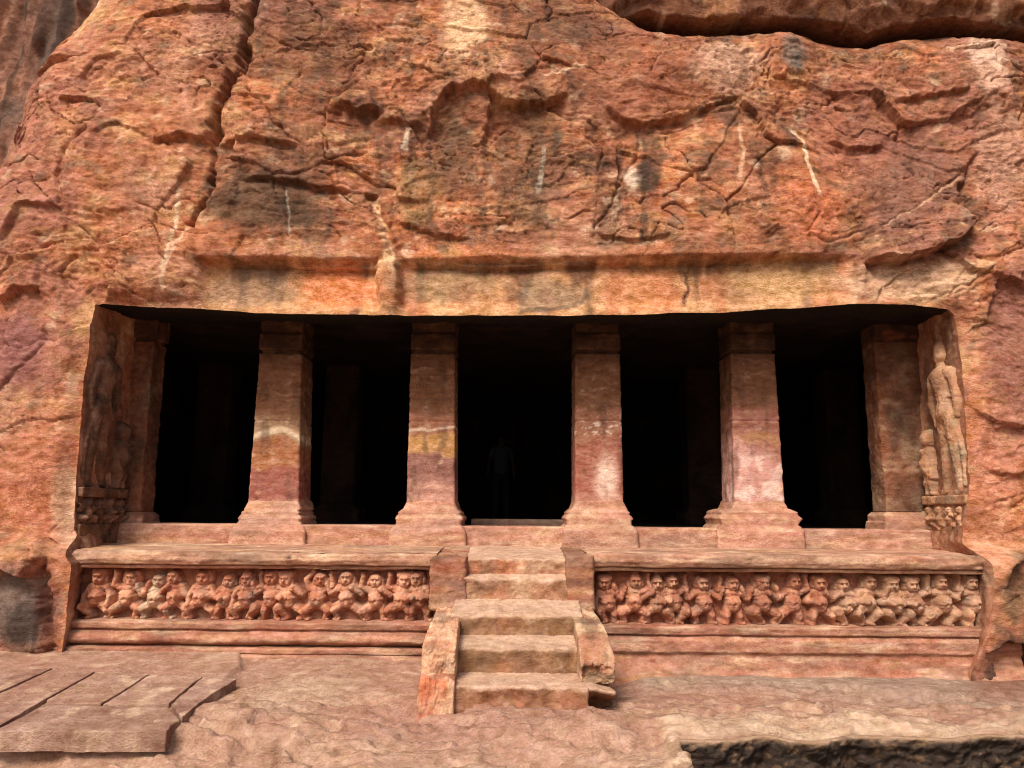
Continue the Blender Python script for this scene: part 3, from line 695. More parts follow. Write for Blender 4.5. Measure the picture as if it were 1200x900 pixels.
def gana(rnd, arms, legs, head=0., lean=0., hat=0, mirror=False):
    """limb list of a squat pot-bellied dwarf, feet at 0, height about 1"""
    m = -1 if mirror else 1
    caps = []; add = lambda a, b, q=1.0: caps.append((tuple(a[:3]) + (a[3] * q,), tuple(b[:3]) + (b[3] * q,)))
    cx = lean; hx, hy = lean * 1.6 + head * .05, .80
    add((hx, hy, .10, .122), (hx + head * .03, hy - .035, .11, .11))                                # skull and face
    add((hx - .04, hy - .085, .125, .052), (hx + .04, hy - .085, .125, .052))                            # jaw
    add((hx + head * .03, hy + .005, .215, .012), (hx + head * .035, hy - .045, .222, .02))           # nose
    add((hx - .05 + head * .02, hy + .035, .205, .018), (hx + .05 + head * .02, hy + .035, .205, .018))   # brow
    for s in (-1, 1): add((hx + s * .125, hy - .01, .07, .028), (hx + s * .13, hy - .08, .07, .034))  # ears with rings
    if hat == 1: add((hx, hy + .10, .08, .10), (hx, hy + .19, .06, .045))
    elif hat == 2:
        for s in (-1, 1): add((hx + s * .09, hy + .07, .06, .075), (hx + s * .15, hy - .04, .04, .05))
    elif hat == 3: add((hx - .09, hy + .09, .09, .07), (hx + .09, hy + .09, .09, .07))
    add((hx * .8, .68, .08, .07), (cx, .60, .07, .10))
    add((cx - .11, .60, .06, .085), (cx + .11, .60, .06, .085))                                       # shoulders, chest
    add((cx, .56, .06, .125), (cx * .6, .45, .09, .15)); add((cx * .6, .42, .12, .145), (cx * .4, .37, .10, .14))
    add((cx * .5 - .13, .50, .15, .012), (cx * .4 + .12, .44, .18, .012))                           # sash
    for s, leg in ((-1, legs[0]), (1, legs[1])):
        hp = (cx * .3 + s * .09, .29, .08, .105)
        if leg == 's': kn, ft = (s * .24, .20, .14, .085), (s * .16, .035, .08, .052)                 # squat
        elif leg == 'k': kn, ft = (s * .20, .24, .20, .09), (s * .05, .05, .10, .055)                 # crossed, kneeling
        elif leg == 'l': kn, ft = (s * .26, .17, .12, .08), (s * .30, .04, .07, .05)                  # lunge
        else: kn, ft = (s * .13, .17, .11, .08), (s * .13, .03, .09, .055)                           # straight
        add(hp, kn, .82); add(kn, ft, .82); add(ft, (ft[0] + s * .07, .022, ft[2] + .03, .036), .85)
    for s, arm in ((-1, arms[0]), (1, arms[1])):
        sh = (cx + s * .165, .60, .07, .07)
        if arm == 'u': el, ha = (cx + s * .29, .66, .09, .056), (cx + s * .25, .88, .09, .045)
        elif arm == 'b': el, ha = (cx + s * .27, .44, .10, .056), (cx + s * .08, .45, .25, .042)
        elif arm == 'o': el, ha = (cx + s * .30, .50, .10, .056), (cx + s * .37, .66, .12, .045)
        elif arm == 'h': el, ha = (cx + s * .28, .50, .10, .056), (cx + s * .10, .62, .19, .045)
        elif arm == 'd': el, ha = (cx + s * .25, .44, .10, .056), (cx + s * .24, .27, .16, .045)
        else: el, ha = (cx + s * .25, .78, .08, .056), (cx + s * .09, .95, .08, .045)
        add(sh, el, .85); add(el, ha, .85); add(ha, (ha[0] + s * .015, ha[1] + (.045 if arm in 'uot' else -.02), ha[2] + .01, .034))
    dents = [(hx - .045 + head * .02, hy + .005, .022, .022), (hx + .045 + head * .02, hy + .005, .022, .022), (hx + head * .02, hy - .085, .028, .010), (cx * .5, .40, .013, .02), (cx, .545, .03, .012)]
    sc = lambda a: (m * a[0] * rnd[0], a[1] * rnd[1], a[2] * rnd[2], a[3] * (rnd[0] + rnd[1]) / 2)
    return [(sc(a), sc(b)) for a, b in caps], [(m * d[0] * rnd[0], d[1] * rnd[1], d[2], d[3]) for d in dents]

# ================================================================== PORCH SILL AND PILLARS
ZP0 = float(P(600, 640, Y=-.1)[2])            # platform in front of the sill
XP0 = float(P(80, 645, Y=-.3)[0]); XP1 = float(P(1150, 645, Y=-.3)[0])
sill = moulding('porch_sill', XP0 - .2, XP1 + .2, [(-.10, ZP0 - .05), (-.085, ZS - .012), (-.07, ZS), (.35, ZS + .002)], M_CUT, cutcol(201, srgb('b87f6a'), .5, .35), None, wear=.006, seed=31)
tag(sill, 'low pinkish rock sill running under the row of pillars', 'sill')
ZTOP = ZL + .2
PILL = [
    # cx, shaft l/r px at top (y 412), shaft l/r px at bottom (y 592), base px l/r at y600, at y622, label, ...
    (303, 353, 290, 350, 283, 351, 270, 359, 'square pillar with white paint drip above a brown dome, first from left', 0),
    (481, 533, 476, 533, 467, 540, 457, 546, 'square pillar with fine carved bands and an ochre streak, left of the steps', 1),
    (674, 727, 674, 731, 666, 738, 659, 747, 'square pillar with white scribbles and pink scar, right of the steps', 2),
    (857, 909, 861, 920, 845, 934, 840, 942, 'broad pink square pillar flaring at its foot, nearest the right guardian', 3)]
def pillar_col(k, zlo, zhi, cx):
    rnd = 300 + 40 * k
    def fn(x, y, z):
        t = (z - zlo) / (zhi - zlo)                                  # 0 foot .. 1 capital
        w = .07 * f3(x * 3, y * 3, z * 2.4, 3, rnd)
        c = np.broadcast_to(srgb('7d5338'), x.shape + (3,)).copy()
        c = mix(c, srgb('875a3e'), ss(-.2, .4, f3(x * 4, y * 4, z * 12, 4, rnd + 2)) * .7)
        if k == 0:
            c = mix(c, srgb('a98464'), ss(.60, .52, t + w)); c = mix(c, srgb('e3c9a6'), ss(.035, .01, np.abs(t + .5 * w - .49 + .8 * (x - cx) ** 2)) * .75)
            c = mix(c, srgb('a2643e'), ss(.47, .44, t + .6 * w + 1.0 * (x - cx) ** 2)); c = mix(c, srgb('94504a'), ss(.27, .22, t + w) * .8); c = mix(c, srgb('cf9a80'), ss(.05, .02, t + .3 * w) * .8)
        elif k == 1:
            c = mix(c, srgb('a36a50'), ss(.62, .56, t + w)); c = mix(c, srgb('e8cfb4'), ss(.012, .004, np.abs(t + .5 * w - .5 - .05 * (x - cx))) * .65)
            c = mix(c, srgb('c08a4e'), ss(.48, .45, t + w)); c = mix(c, srgb('8f5d52'), ss(.36, .31, t + w)); c = mix(c, srgb('bd8674'), ss(.22, .05, t + w) * .9)
        elif k == 2:
            c = mix(c, srgb('9a644c'), ss(.66, .58, t + w)); c = mix(c, srgb('9c5a48'), ss(.47, .4, t + w))
            c = mix(c, srgb('deb8a6'), ss(.11, .04, np.hypot((x - cx) * .55 - .04, (t - .16) * .5) + w * .5) * .9)
            c = mix(c, srgb('e6cdbb'), ss(.1, .34, f3(x * 14, y * 14, z * 22, 3, rnd + 9)) * ss(.06, .03, np.abs(t - .5)) * .9); c = mix(c, srgb('c08a74'), ss(.12, .03, t + w) * .7)
        else:
            c = mix(c, srgb('9c6250'), ss(.7, .6, t + w)); c = mix(c, srgb('b07a4c'), ss(.05, .02, np.abs(t + w - .42)) * .7)
            c = mix(c, srgb('c58c80'), ss(.42, .3, t + w + .3 * (x - cx))); c = mix(c, srgb('e0bcae'), ss(.02, .3, f3(x * 4, y * 4, z * 5, 3, rnd + 9)) * ss(.36, .28, t) * .8)
        bed = f3(x * 1.5, y * 1.5, z * 16 + 2.2 * f3(x * 2.5, y * 2.5, z * 2, 3, rnd + 15), 3, rnd + 16)
        c = mix(c, srgb('6a4434'), ss(.05, .6, bed) * .35); c = mix(c, srgb('d0a384'), ss(.1, .6, -bed) * .25)
        c = mix(c, srgb('5a3c2c'), ss(.05, .45, f3(x * 6, y * 6, z * 2.2, 5, rnd + 11)) * .55); c = mix(c, PALE, ss(.4, .6, f3(x * 7, y * 7, z * 9, 4, rnd + 13)) * .3)
        c = mix(c, srgb('4a3020'), ss(.85, 1.02, t) * .6)  # shaft top darker: stain, plus lintel shade put into the colour
        return c
    return fn
for (tl, tr, bl, br, b1l, b1r, b2l, b2r, lab, k) in PILL:
    pc = (tl + tr) / 2
    zsh0 = float(P(pc, 593, Y=0)[2]); zsh1 = float(P(pc, 414, Y=0)[2]); zc1 = float(P(pc, 392, Y=0)[2]); zft = ZP0
    X = lambda px, y, Y=0.: float(P(px, y, Y=Y)[0])
    cx = (X(bl, 592) + X(br, 592)) / 2
    dep = .52
    root = thing('porch_pillar', (cx, .2, ZS), lab, 'pillar', 'square pillars along the cave porch')
    col = pillar_col(k, zsh0, zsh1, cx)
    L0, R0, L1, R1 = X(bl, 592), X(br, 592), X(tl, 414), X(tr, 414)
    li = lambda t: (zsh0 + (zsh1 - zsh0) * t, L0 + (L1 - L0) * t, R0 + (R1 - R0) * t, .02 * t)
    prof = [li(0)]
    grooves = {0: (.55, .78), 1: (.545, .74, .86, .70), 2: (.55, .76), 3: (.55,)}[k]
    for g in sorted(grooves):
        a, b, c_, d_ = li(g - .008), li(g - .003), li(g + .003), li(g + .008)
        prof += [a, (b[0], b[1] + .008, b[2] - .008, b[3] + .008), (c_[0], c_[1] + .008, c_[2] - .008, c_[3] + .008), d_]
    prof.append(li(1))
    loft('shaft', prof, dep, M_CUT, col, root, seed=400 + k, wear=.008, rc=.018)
    if k == 1:
        for tt in (.90, .78):
            za, xl_, xr_, yq = li(tt)
            n_ = 13; bw = (xr_ - xl_ - .03) / n_
            cps = [((xl_ + .015 + bw * (q + .5), za - .012, 0, bw * .38), (xl_ + .015 + bw * (q + .5), za + .012, 0, bw * .38)) for q in range(n_)]
            relief('bead_band', (0, yq + .006, 0), (1, 0, 0), (0, 0, 1), (0, -1, 0), xl_, xr_, za - .05, za + .05, cps, M_CARVE, col, root, res=.005, k=200, seed=415, nz=.004)
    w2l, w2r, w1l, w1r = X(b2l, 622, -.1), X(b2r, 622, -.1), X(b1l, 600, -.05), X(b1r, 600, -.05)
    bc = cutcol(420 + k, srgb('c08872'), .45, .2)
    zb = lambda y: float(P(pc, y, Y=-.06)[2])
    loft('base', [(zft - .03, w2l - .01, w2r + .01, -.16), (zb(622), w2l, w2r, -.15), (zb(617), w2l + .03, w2r - .03, -.125), (zb(615), w2l + .055, w2r - .055, -.11), (zb(610), w1l - .02, w1r + .02, -.10), (zb(608), w1l - .035, w1r + .035, -.10),
                  (zb(605), w1l - .02, w1r + .02, -.085), (zb(603), w1l + .0, w1r - .0, -.07), (zb(600.5), w1l - .004, w1r + .004, -.07), (zb(598.5), w1l + .02, w1r - .02, -.05), (zb(596), L0 - .03, R0 + .03, -.03), (zsh0 + .03, L0 - .006, R0 + .006, -.012), (zsh0 + .06, L0 + .01, R0 - .01, .004)],
         dep + .08, M_CUT, bc, root, seed=430 + k, wear=.009, rc=.028)
    nl_, nr_ = L1 + .018, R1 - .018
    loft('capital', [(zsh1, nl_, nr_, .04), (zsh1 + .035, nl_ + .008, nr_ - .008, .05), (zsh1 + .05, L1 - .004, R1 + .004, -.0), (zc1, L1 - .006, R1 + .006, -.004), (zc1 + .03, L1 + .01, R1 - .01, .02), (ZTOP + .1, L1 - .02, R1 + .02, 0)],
         dep, M_CUT, lambda x, y, z, k=k: stone_col(x, y, z, 440 + k, srgb('472f20'), [(srgb('6e4a30'), 5, 6, .1, .3, .7), (BLACK, 4, 4, .1, .3, .7)]), root, seed=450 + k, wear=.009, rc=.025)  # capital colours darkened to hold the shade under the porch ceiling

# end pilasters
for (l0, r0, nm, s, lab) in ((149, 173, 'left', 0, 'shadowed brown pilaster beside the left guardian carving'), (1032, 1080, 'right', 1, 'orange brown pilaster with worn mouldings beside the right guardian')):
    Y0 = .08
    X = lambda px, y: float(P(px, y, Y=Y0)[0])
    z0 = float(P(l0, 600, Y=Y0)[2]); z1 = float(P(l0, 400, Y=Y0)[2])
    a, b = X(l0, 500), X(r0, 500)
    root = thing('end_pilaster', ((a + b) / 2, .3, ZS), lab, 'pilaster', 'pilasters at the two ends of the porch')
    if s == 0: a = XI0 - .08
    else: b = XI1 + .10
    colf = lambda x, y, z, s=s: stone_col(x, y, z, 470 + s, srgb('68422f'), [(srgb('93593c'), 2, 1.2, .0, .3, .7), (srgb('5a3d2d'), 2.5, 1.0, .1, .3, .8), (srgb('b58d6c'), 3, 4, .3, .25, .4), (srgb('7a6a55'), 4, 3, .3, .25, .35)])
    loft('shaft', [(z0, a, b, Y0), (z0 + .45, a, b - .008, Y0 + .004), (z0 + .47, a + .0, b - .016, Y0 + .012), (z1, a, b - .02, Y0 + .01)], Y0 + .34, M_CUT, colf, root, seed=480 + s, wear=.014)
    e = .10 if s == 0 else .0
    e2 = .10 if s == 1 else 0
    zb = lambda y: float(P(l0, y, Y=Y0 - .05)[2])
    loft('base', [(ZP0 - .03, a - e2, b + e, Y0 - .16), (zb(622), a - e2, b + e, Y0 - .15), (zb(620), a - e2 + .02, b + e - .02, Y0 - .11), (zb(612), a - e2 + .03, b + e - .03, Y0 - .1), (zb(611), a - e2 + .05 * s, b + e * .6, Y0 - .07), (zb(604), a - e2 * .5, b + e * .5, Y0 - .05), (z0, a, b, Y0)],
         Y0 + .38, M_CUT, cutcol(490 + s, srgb('a87862'), .5, .5), root, seed=495 + s)
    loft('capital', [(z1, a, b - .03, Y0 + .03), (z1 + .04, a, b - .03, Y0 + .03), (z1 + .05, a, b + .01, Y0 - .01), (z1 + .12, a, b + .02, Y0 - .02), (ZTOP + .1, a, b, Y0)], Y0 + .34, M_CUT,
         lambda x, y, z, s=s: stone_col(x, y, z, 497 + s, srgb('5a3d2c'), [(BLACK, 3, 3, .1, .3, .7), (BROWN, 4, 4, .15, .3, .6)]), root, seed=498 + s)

# inner pillars of the hall, a threshold slab, a visitor deep inside
def inner_pillar(px_, Y, lab, seed):
    x = float(P(px_, 560, Y=Y)[0]); w = .26
    root = thing('hall_pillar', (x, Y, ZS), lab, 'pillar', 'dim pillars inside the hall')
    cf = lambda xx, y, z: stone_col(xx, y, z, seed, srgb('34231c'), [(srgb('4a3024'), 3, 1, .1, .3, .6), (srgb('1c1512'), 3, 2, .1, .3, .7)])  # pillar colours darkened, the gloom of the hall is in them
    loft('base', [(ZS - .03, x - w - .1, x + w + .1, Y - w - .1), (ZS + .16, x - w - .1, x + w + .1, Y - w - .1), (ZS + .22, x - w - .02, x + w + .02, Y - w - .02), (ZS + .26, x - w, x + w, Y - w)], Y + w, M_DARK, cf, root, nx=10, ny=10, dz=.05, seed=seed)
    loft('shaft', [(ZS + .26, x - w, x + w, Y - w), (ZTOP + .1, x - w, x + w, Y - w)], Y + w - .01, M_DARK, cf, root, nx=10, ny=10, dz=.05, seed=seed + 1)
inner_pillar(250, 3.4, 'dim pillar base glimpsed in the dark behind the leftmost bay', 511)
inner_pillar(400, 3.4, 'dim reddish pillar in the dark just left of the second porch pillar', 521)
inner_pillar(822, 3.4, 'dim reddish pillar in the dark behind the bay left of the broad pillar', 531)
inner_pillar(985, 3.4, 'dim pillar in the dark behind the rightmost bay', 541)
x0, x1 = float(P(552, 612, Y=1.2)[0]), float(P(663, 612, Y=1.2)[0])
tag(block('threshold_slab', x0, x1, 1.2, 1.75, ZS - .05, float(P(600, 608.5, Y=1.2)[2]), M_CUT, cutcol(551, srgb('8d857c'), .3, .3), None, .03, .012, .003, 5), 'thin grey threshold slab inside the central bay', 'slab')

# ================================================================== THE PLINTH
YF = -1.12                                    # face of the plinth
zat = lambda y, Y=YF, px=600: float(P(px, y, Y=Y)[2])
def plinth(side):
    if side == 'left':
        pxa, pxb, base = 58, 508, 602
        z = dict(g=zat(780, YF - .18, 300), s0=zat(769, YF - .18, 300), s1=zat(760, YF - .13, 300), t0=zat(756, YF - .04, 300), t1=zat(741, YF - .02, 300), f0=zat(738, YF, 300), f1=zat(728, YF, 300), c0=zat(667, YF, 300), c1=zat(647, YF, 300))
    else:
        pxa, pxb, base = 694, 1186, 702
        z = dict(g=zat(806, YF - .2, 900), s0=zat(786, YF - .1, 900), s1=zat(768, YF - .06, 900), t0=zat(764, YF - .05, 900), t1=zat(748, YF - .02, 900), f0=zat(745, YF, 900), f1=zat(734, YF, 900), c0=zat(671, YF, 900), c1=zat(650, YF, 900))
    xa, xb = float(P(pxa, 700, Y=YF)[0]), float(P(pxb, 700, Y=YF)[0])
    root = thing('plinth', ((xa + xb) / 2, YF, 0), {'left': 'rock cut plinth with dwarf frieze left of the steps, torus moulding below', 'right': 'rock cut plinth with dwarf frieze right of the steps, plain sloping foot'}[side], 'plinth', 'carved plinths either side of the steps')
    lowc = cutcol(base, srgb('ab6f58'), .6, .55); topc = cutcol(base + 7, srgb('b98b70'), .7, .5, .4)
    rec = YF + .155                              # back of the sunken frieze
    if side == 'left':
        m = [(YF - .20, z['g'] - .3), (YF - .19, z['g']), (YF - .185, z['s0'] - .012), (YF - .175, z['s0']), (YF - .115, z['s0'] + .004), (YF - .13, z['s0'] + .012), (YF - .13, z['s1'] - .01), (YF - .12, z['s1']), (YF - .02, z['s1'] + .006), (YF - .02, z['t0'])]
        mid = (z['t0'] + z['t1']) / 2; rr = (z['t1'] - z['t0']) / 2
        m += [(YF - .03 - .075 * math.cos(a), mid + rr * math.sin(a)) for a in np.linspace(-1.35, 1.35, 10)]
    else:
        m = [(YF - .20, z['g'] - .3), (YF - .18, z['g']), (YF - .09, z['s0']), (YF - .05, z['s1'] - .02), (YF - .05, z['s1']), (YF - .075, z['t0']), (YF - .07, z['t1'] - .02), (YF - .045, z['t1'])]
    m += [(YF - .02, z['f0']), (YF - .05, z['f0'] + .012), (YF - .055, z['f1'] - .012), (YF - .03, z['f1']), (rec + .03, z['f1'] + .006)]
    moulding('base_moulding', xa, xb, m, M_CUT, lowc, root, wear=.010, seed=base + 11)
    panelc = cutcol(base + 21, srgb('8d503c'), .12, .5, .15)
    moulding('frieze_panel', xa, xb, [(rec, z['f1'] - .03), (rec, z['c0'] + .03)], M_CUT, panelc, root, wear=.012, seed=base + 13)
    # coping: an outer roll, broken away for part of its length
    bx = float(P(340, 655, Y=YF)[0])
    def brk(X, Y, Z):
        if side == 'left':
            k = ss(bx - .01, bx + .01, X + .02 * n2(Z * 30, Z * 0, 3)) * (Y < YF + .03)
            Y = Y + k * .05
        else:
            k = np.clip(f3(X * 1.6, Y * 0, Z * 3, 4, 77), 0, 1) * ss(3.2, 4.6, X); Y = Y + k * .18 * (Y < YF + .1)
        return X, Y, Z
    c0, c1 = z['c0'], z['c1']
    cop = [(rec + .03, c0 + .012), (YF + .012, c0), (YF - .01, c0 + .006), (YF - .015, c0 + .03), (YF + .005, c0 + .034), (YF - .05, c0 + .045), (YF - .075, (c0 + c1) / 2 + .01), (YF - .065, c1 - .02), (YF - .03, c1 - .004), (YF + .05, c1 + .004), (-.12, ZP0 + .002), (.0, ZP0 + .002)]
    moulding('coping', xa - .05, xb + .02, cop, M_CUT, topc, root, wear=.013, seed=base + 17, breakfn=brk)
    # the dwarfs
    rng = random.Random(side == 'left' and 12 or 31)
    cols = [srgb('b06c50'), srgb('a3654c'), srgb('b87c60'), srgb('986048'), srgb('b57050')]
    if side == 'left':
        F_ = [(106, 'd', 'd', 'kl', 0, 3, 'seated dwarf with long curled tail of stone at its left'), (143, 'u', 'o', 'ls', .6, 2, 'dancing dwarf with one arm raised high'), (176, 'o', 'u', 'sl', .7, 0, 'pale grey dwarf with head tilted under a raised arm'),
              (202, 'h', 'b', 'ss', 0, 0, None), (230, 'd', 'b', 'sl', 0, 2, 'dwarf with long hair on both sides of its face'), (258, 'b', 'o', 'tt', 0, 0, 'standing round dwarf with a smiling face'), (285, 'd', 'u', 'sk', 0, 1, None),
              (314, 'o', 'd', 'tt', -.5, 2, None), (337, 'b', 'h', 'kl', -.4, 3, 'dwarf squatting with its back turned'), (369, 't', 'u', 'ls', .7, 0, 'dancing dwarf with both arms overhead'), (405, 'h', 'o', 'ls', 0, 0, None),
              (440, 'u', 'h', 'st', 0, 0, 'dwarf with a hand held straight up'), (467, 'u', 'b', 'ss', .3, 3, None), (492, 'b', 'b', 'st', 0, 2, 'round faced dwarf at the end beside the steps')]
        yf, yh = 728, 669
    else:
        F_ = [(714, 'd', 'o', 'kt', -.8, 3, 'worn animal headed dwarf at the end beside the steps'), (744, 'o', 'u', 'ss', 0, 1, 'spread armed dwarf with topknot'), (772, 'h', 'b', 'sl', 0, 1, None), (794, 'b', 'u', 'kk', .5, 0, 'kneeling dwarf raising one arm'), (829, 'o', 'o', 'st', 0, 2, None),
              (862, 'u', 'o', 'tt', 0, 0, 'stout dwarf standing on straight legs'), (899, 'o', 'h', 'ks', .9, 3, 'dwarf leaning over with tilted head'), (932, 'o', 'u', 'lt', 0, 1, None), (964, 'h', 'b', 'lt', 0, 2, None), (997, 'h', 'b', 'kl', -.3, 0, 'grey dwarf sitting with a drum'),
              (1019, 'b', 'o', 'kk', 0, 0, None), (1056, 'b', 'b', 'kk', 0, 3, 'broad bearded dwarf sitting cross legged'), (1080, 'b', 'u', 'kk', 0, 3, 'dwarf with flat hat holding a staff'), (1112, 'o', 'u', 'kl', 0, 1, None), (1150, 'u', 'd', 'tt', 0, 2, 'pale eroded dwarf at the right corner')]
        yf, yh = 734, 674
    for i, (px_, al, ar, lg, hd, ht, lab) in enumerate(F_):
        x = float(P(px_, 700, Y=YF)[0]); zf = float(P(px_, yf, Y=YF)[2]) if side == 'left' else float(P(px_, yf, Y=YF)[2])
        zf = z['f1']; H = (z['c0'] - z['f1']) * 1.0
        kx = .475 * rng.uniform(.94, 1.06); 
        caps, dents = gana((kx, H * rng.uniform(.95, 1.05), .66), (al, ar), lg, hd, rng.uniform(-.07, .07), ht, rng.random() < .4 and not lab)
        if i == 0 and side == 'left':
            caps += [((-.12, .05, .02, .03), (-.17, .06, .02, .025)), ((-.17, .06, .02, .025), (-.18, .14, .02, .02))]
        if i == 9 and side == 'right': caps += [((.10, .14, .07, .05), (.16, .18, .07, .05))]
        cb = cols[rng.randrange(5)]
        if lab and ('grey' in lab or 'pale' in lab): cb = srgb('b49478')
        if side == 'right' and px_ > 985: cb = srgb('a67c60')
        sd = base + 60 + i * 9
        cf = lambda xx, yy, zz, cb=cb, sd=sd: stone_col(xx, yy, zz, sd, cb, [(srgb('d09a76'), 7, 7, .12, .25, .55), (srgb('8f5540'), 9, 9, .15, .25, .5), (GREY, 6, 8, .3, .2, .5)])
        relief('dwarf_figure', (x, rec, zf), (1, 0, 0), (0, 0, 1), (0, -1, 0), -.25, .25, -.005, H * 1.06, caps, M_CARVE, cf, root, dents=dents, seed=sd, label=lab, k=150, nz=.010)
    return root
plinth('left'); plinth('right')

# ================================================================== GUARDIAN CARVINGS ON THE TWO PORCH WALLS
def guardian(side):
    s = 1 if side == 'right' else -1
    X1 = XI1 if s > 0 else XI0
    a = np.array([X1 - s * .015, .12, 0.]); xr = (P(1132, 500, Y=FY) if s > 0 else P(97, 500, Y=FY))[0]
    b = np.array([xr, FY, 0.]); e = b - a; L = np.linalg.norm(e[:2]); e = e / L
    n = np.array([e[1], -e[0], 0.]) * s; n = n if n[0] * s < 0 else -n
    zt = lambda y: float(P(1112, y, Y=-.45)[2])
    zl = zt(580)
    lab = {'right': 'tall worn guardian standing in relief with a dwarf attendant on the right porch wall', 'left': 'brown guardian carving in low relief, shadowed, on the left porch wall'}[side]
    base = a + e * (L * .55)
    root = thing('guardian_relief', (base[0], base[1], ZS), lab, 'carving', 'guardian reliefs on the porch walls')
    if s > 0: cb, lay = srgb('ab7654'), [(srgb('d6a67e'), 4, 4, .1, .3, .6), (srgb('7d5a42'), 4, 3, .1, .3, .6), (srgb('9a8a70'), 5, 4, .25, .2, .5)]
    else: cb, lay = srgb('83593f'), [(srgb('96705a'), 4, 4, .1, .3, .6), (srgb('553a2c'), 5, 3, .1, .3, .7), (srgb('3a2c25'), 6, 6, .25, .25, .6)]  # left relief gets darker colours that hold the shade of its wall
    cf = lambda seed: (lambda x, y, z: stone_col(x, y, z, seed, cb, lay))
    o3 = lambda u, z: a + e * u + np.array([0, 0, z])
    h = zt(395) - zl
    c = L * .66
    g = lambda u, v, nn, r: (c + (u * .82 + .035 * math.sin(v * 5)) * h, zl + v * h, nn * .6, r * h * .82)
    caps = [(g(-.015, .93, -.03, .055), g(.0, .865, .0, .062)), (g(0, .80, .02, .045), g(0, .76, .03, .05)), (g(-.07, .78, .05, .016), g(.07, .78, .05, .016)), (g(-.06, .765, .07, .012), g(.0, .70, .15, .014)), (g(.06, .765, .07, .012), g(.0, .70, .15, .014)), (g(-.09, .60, .11, .010), g(.09, .60, .11, .010)),
            (g(-.10, .40, .12, .012), g(.0, .36, .13, .014)), (g(.0, .36, .13, .014), g(.11, .41, .12, .012)), (g(.10, .45, .1, .02), g(.16, .24, .05, .022)), (g(.16, .24, .05, .022), g(.17, .06, .03, .016)),
            (g(-.10, .745, .03, .052), g(.10, .745, .03, .052)), (g(0, .72, .05, .10), g(.01, .60, .05, .075)), (g(.01, .57, .05, .075), g(.0, .50, .05, .10)),
            (g(-.05, .48, .05, .075), g(-.06, .27, .06, .052)), (g(-.06, .27, .06, .05), g(-.075, .05, .05, .034)), (g(-.075, .03, .05, .032), g(-.10, .015, .07, .028)),
            (g(.055, .48, .05, .078), g(.085, .27, .07, .054)), (g(.085, .27, .07, .052), g(.12, .05, .05, .034)), (g(.12, .03, .05, .032), g(.10, .015, .08, .028)),
            (g(-.14, .74, .04, .042), g(-.20, .58, .05, .034)), (g(-.20, .58, .05, .034), g(-.15, .44, .07, .028)), (g(.14, .74, .03, .04), g(.16, .60, .04, .034)), (g(.16, .60, .04, .034), g(.13, .48, .06, .026)),
            (g(-.09, .46, .07, .018), g(.10, .44, .07, .018)), (g(.02, .45, .06, .02), g(.03, .20, .06, .012))]
    kk = dict(k=120, res=.007, nz=.007)
    relief('figure_body', (a[0], a[1], 0), e, (0, 0, 1), n, c - .34 * h, c + .26 * h, zl - .01, zl + 1.1 * h, caps, M_CARVE, cf(700 + s), root, seed=701, flat=.72 if s > 0 else .5, **kk)
    H2 = h * .46
    cp, dn = gana((.34, H2, .4), ('h', 'd'), 'tt', .3, 0, 2)
    cp = [(tuple((p[0] + L * .24, p[1] + zl, p[2], p[3])), tuple((q[0] + L * .24, q[1] + zl, q[2], q[3]))) for p, q in cp]
    relief('attendant', (a[0], a[1], 0), e, (0, 0, 1), n, L * .24 - .2, L * .24 + .2, zl - .01, zl + H2 * 1.05, cp, M_CARVE, cf(705 + s), root, seed=703, **kk)
    def slab(nm, u0, u1, z0, z1, t, seed):
        def wp(x, y, z):
            q = a[None] + x[:, None] * e[None] + y[:, None] * n[None]
            return q[:, 0], q[:, 1], z
        block(nm, u0, u1, -.02, t, z0, z1, M_CUT, cf(seed), root, .015, .01, .006, seed, wp)
    slab('ledge', L * .08, L * 1.0, zl - .10, zl - .005, .07, 711); slab('lower_ledge', L * .06, L * .98, ZP0, zt(622), .06, 713)
    slab('backing', L * .10, L * .96, zt(624), zl - .09, .012, 715)
    hp = zl - .10 - zt(622)
    for i, (u, ar, lg) in enumerate(((.2, 'ob', 'ks'), (.42, 'bu', 'kk'), (.64, 'uh', 'sl'), (.84, 'ho', 'kk'))):
        cp, dn = gana((.40, hp * 1.0, .40), ar, lg, .2 * (i - 1), 0, i % 3)
        uu, zz = L * u, zt(622)
        cp = [(tuple((p[0] + uu, p[1] + zz, p[2], p[3])), tuple((q[0] + uu, q[1] + zz, q[2], q[3]))) for p, q in cp]
        relief('dwarf_figure', (a[0], a[1], 0), e, (0, 0, 1), n, uu - .16, uu + .16, zz - .005, zz + hp, cp, M_CARVE, cf(720 + i), root, seed=730 + i, **kk)
guardian('right'); guardian('left')

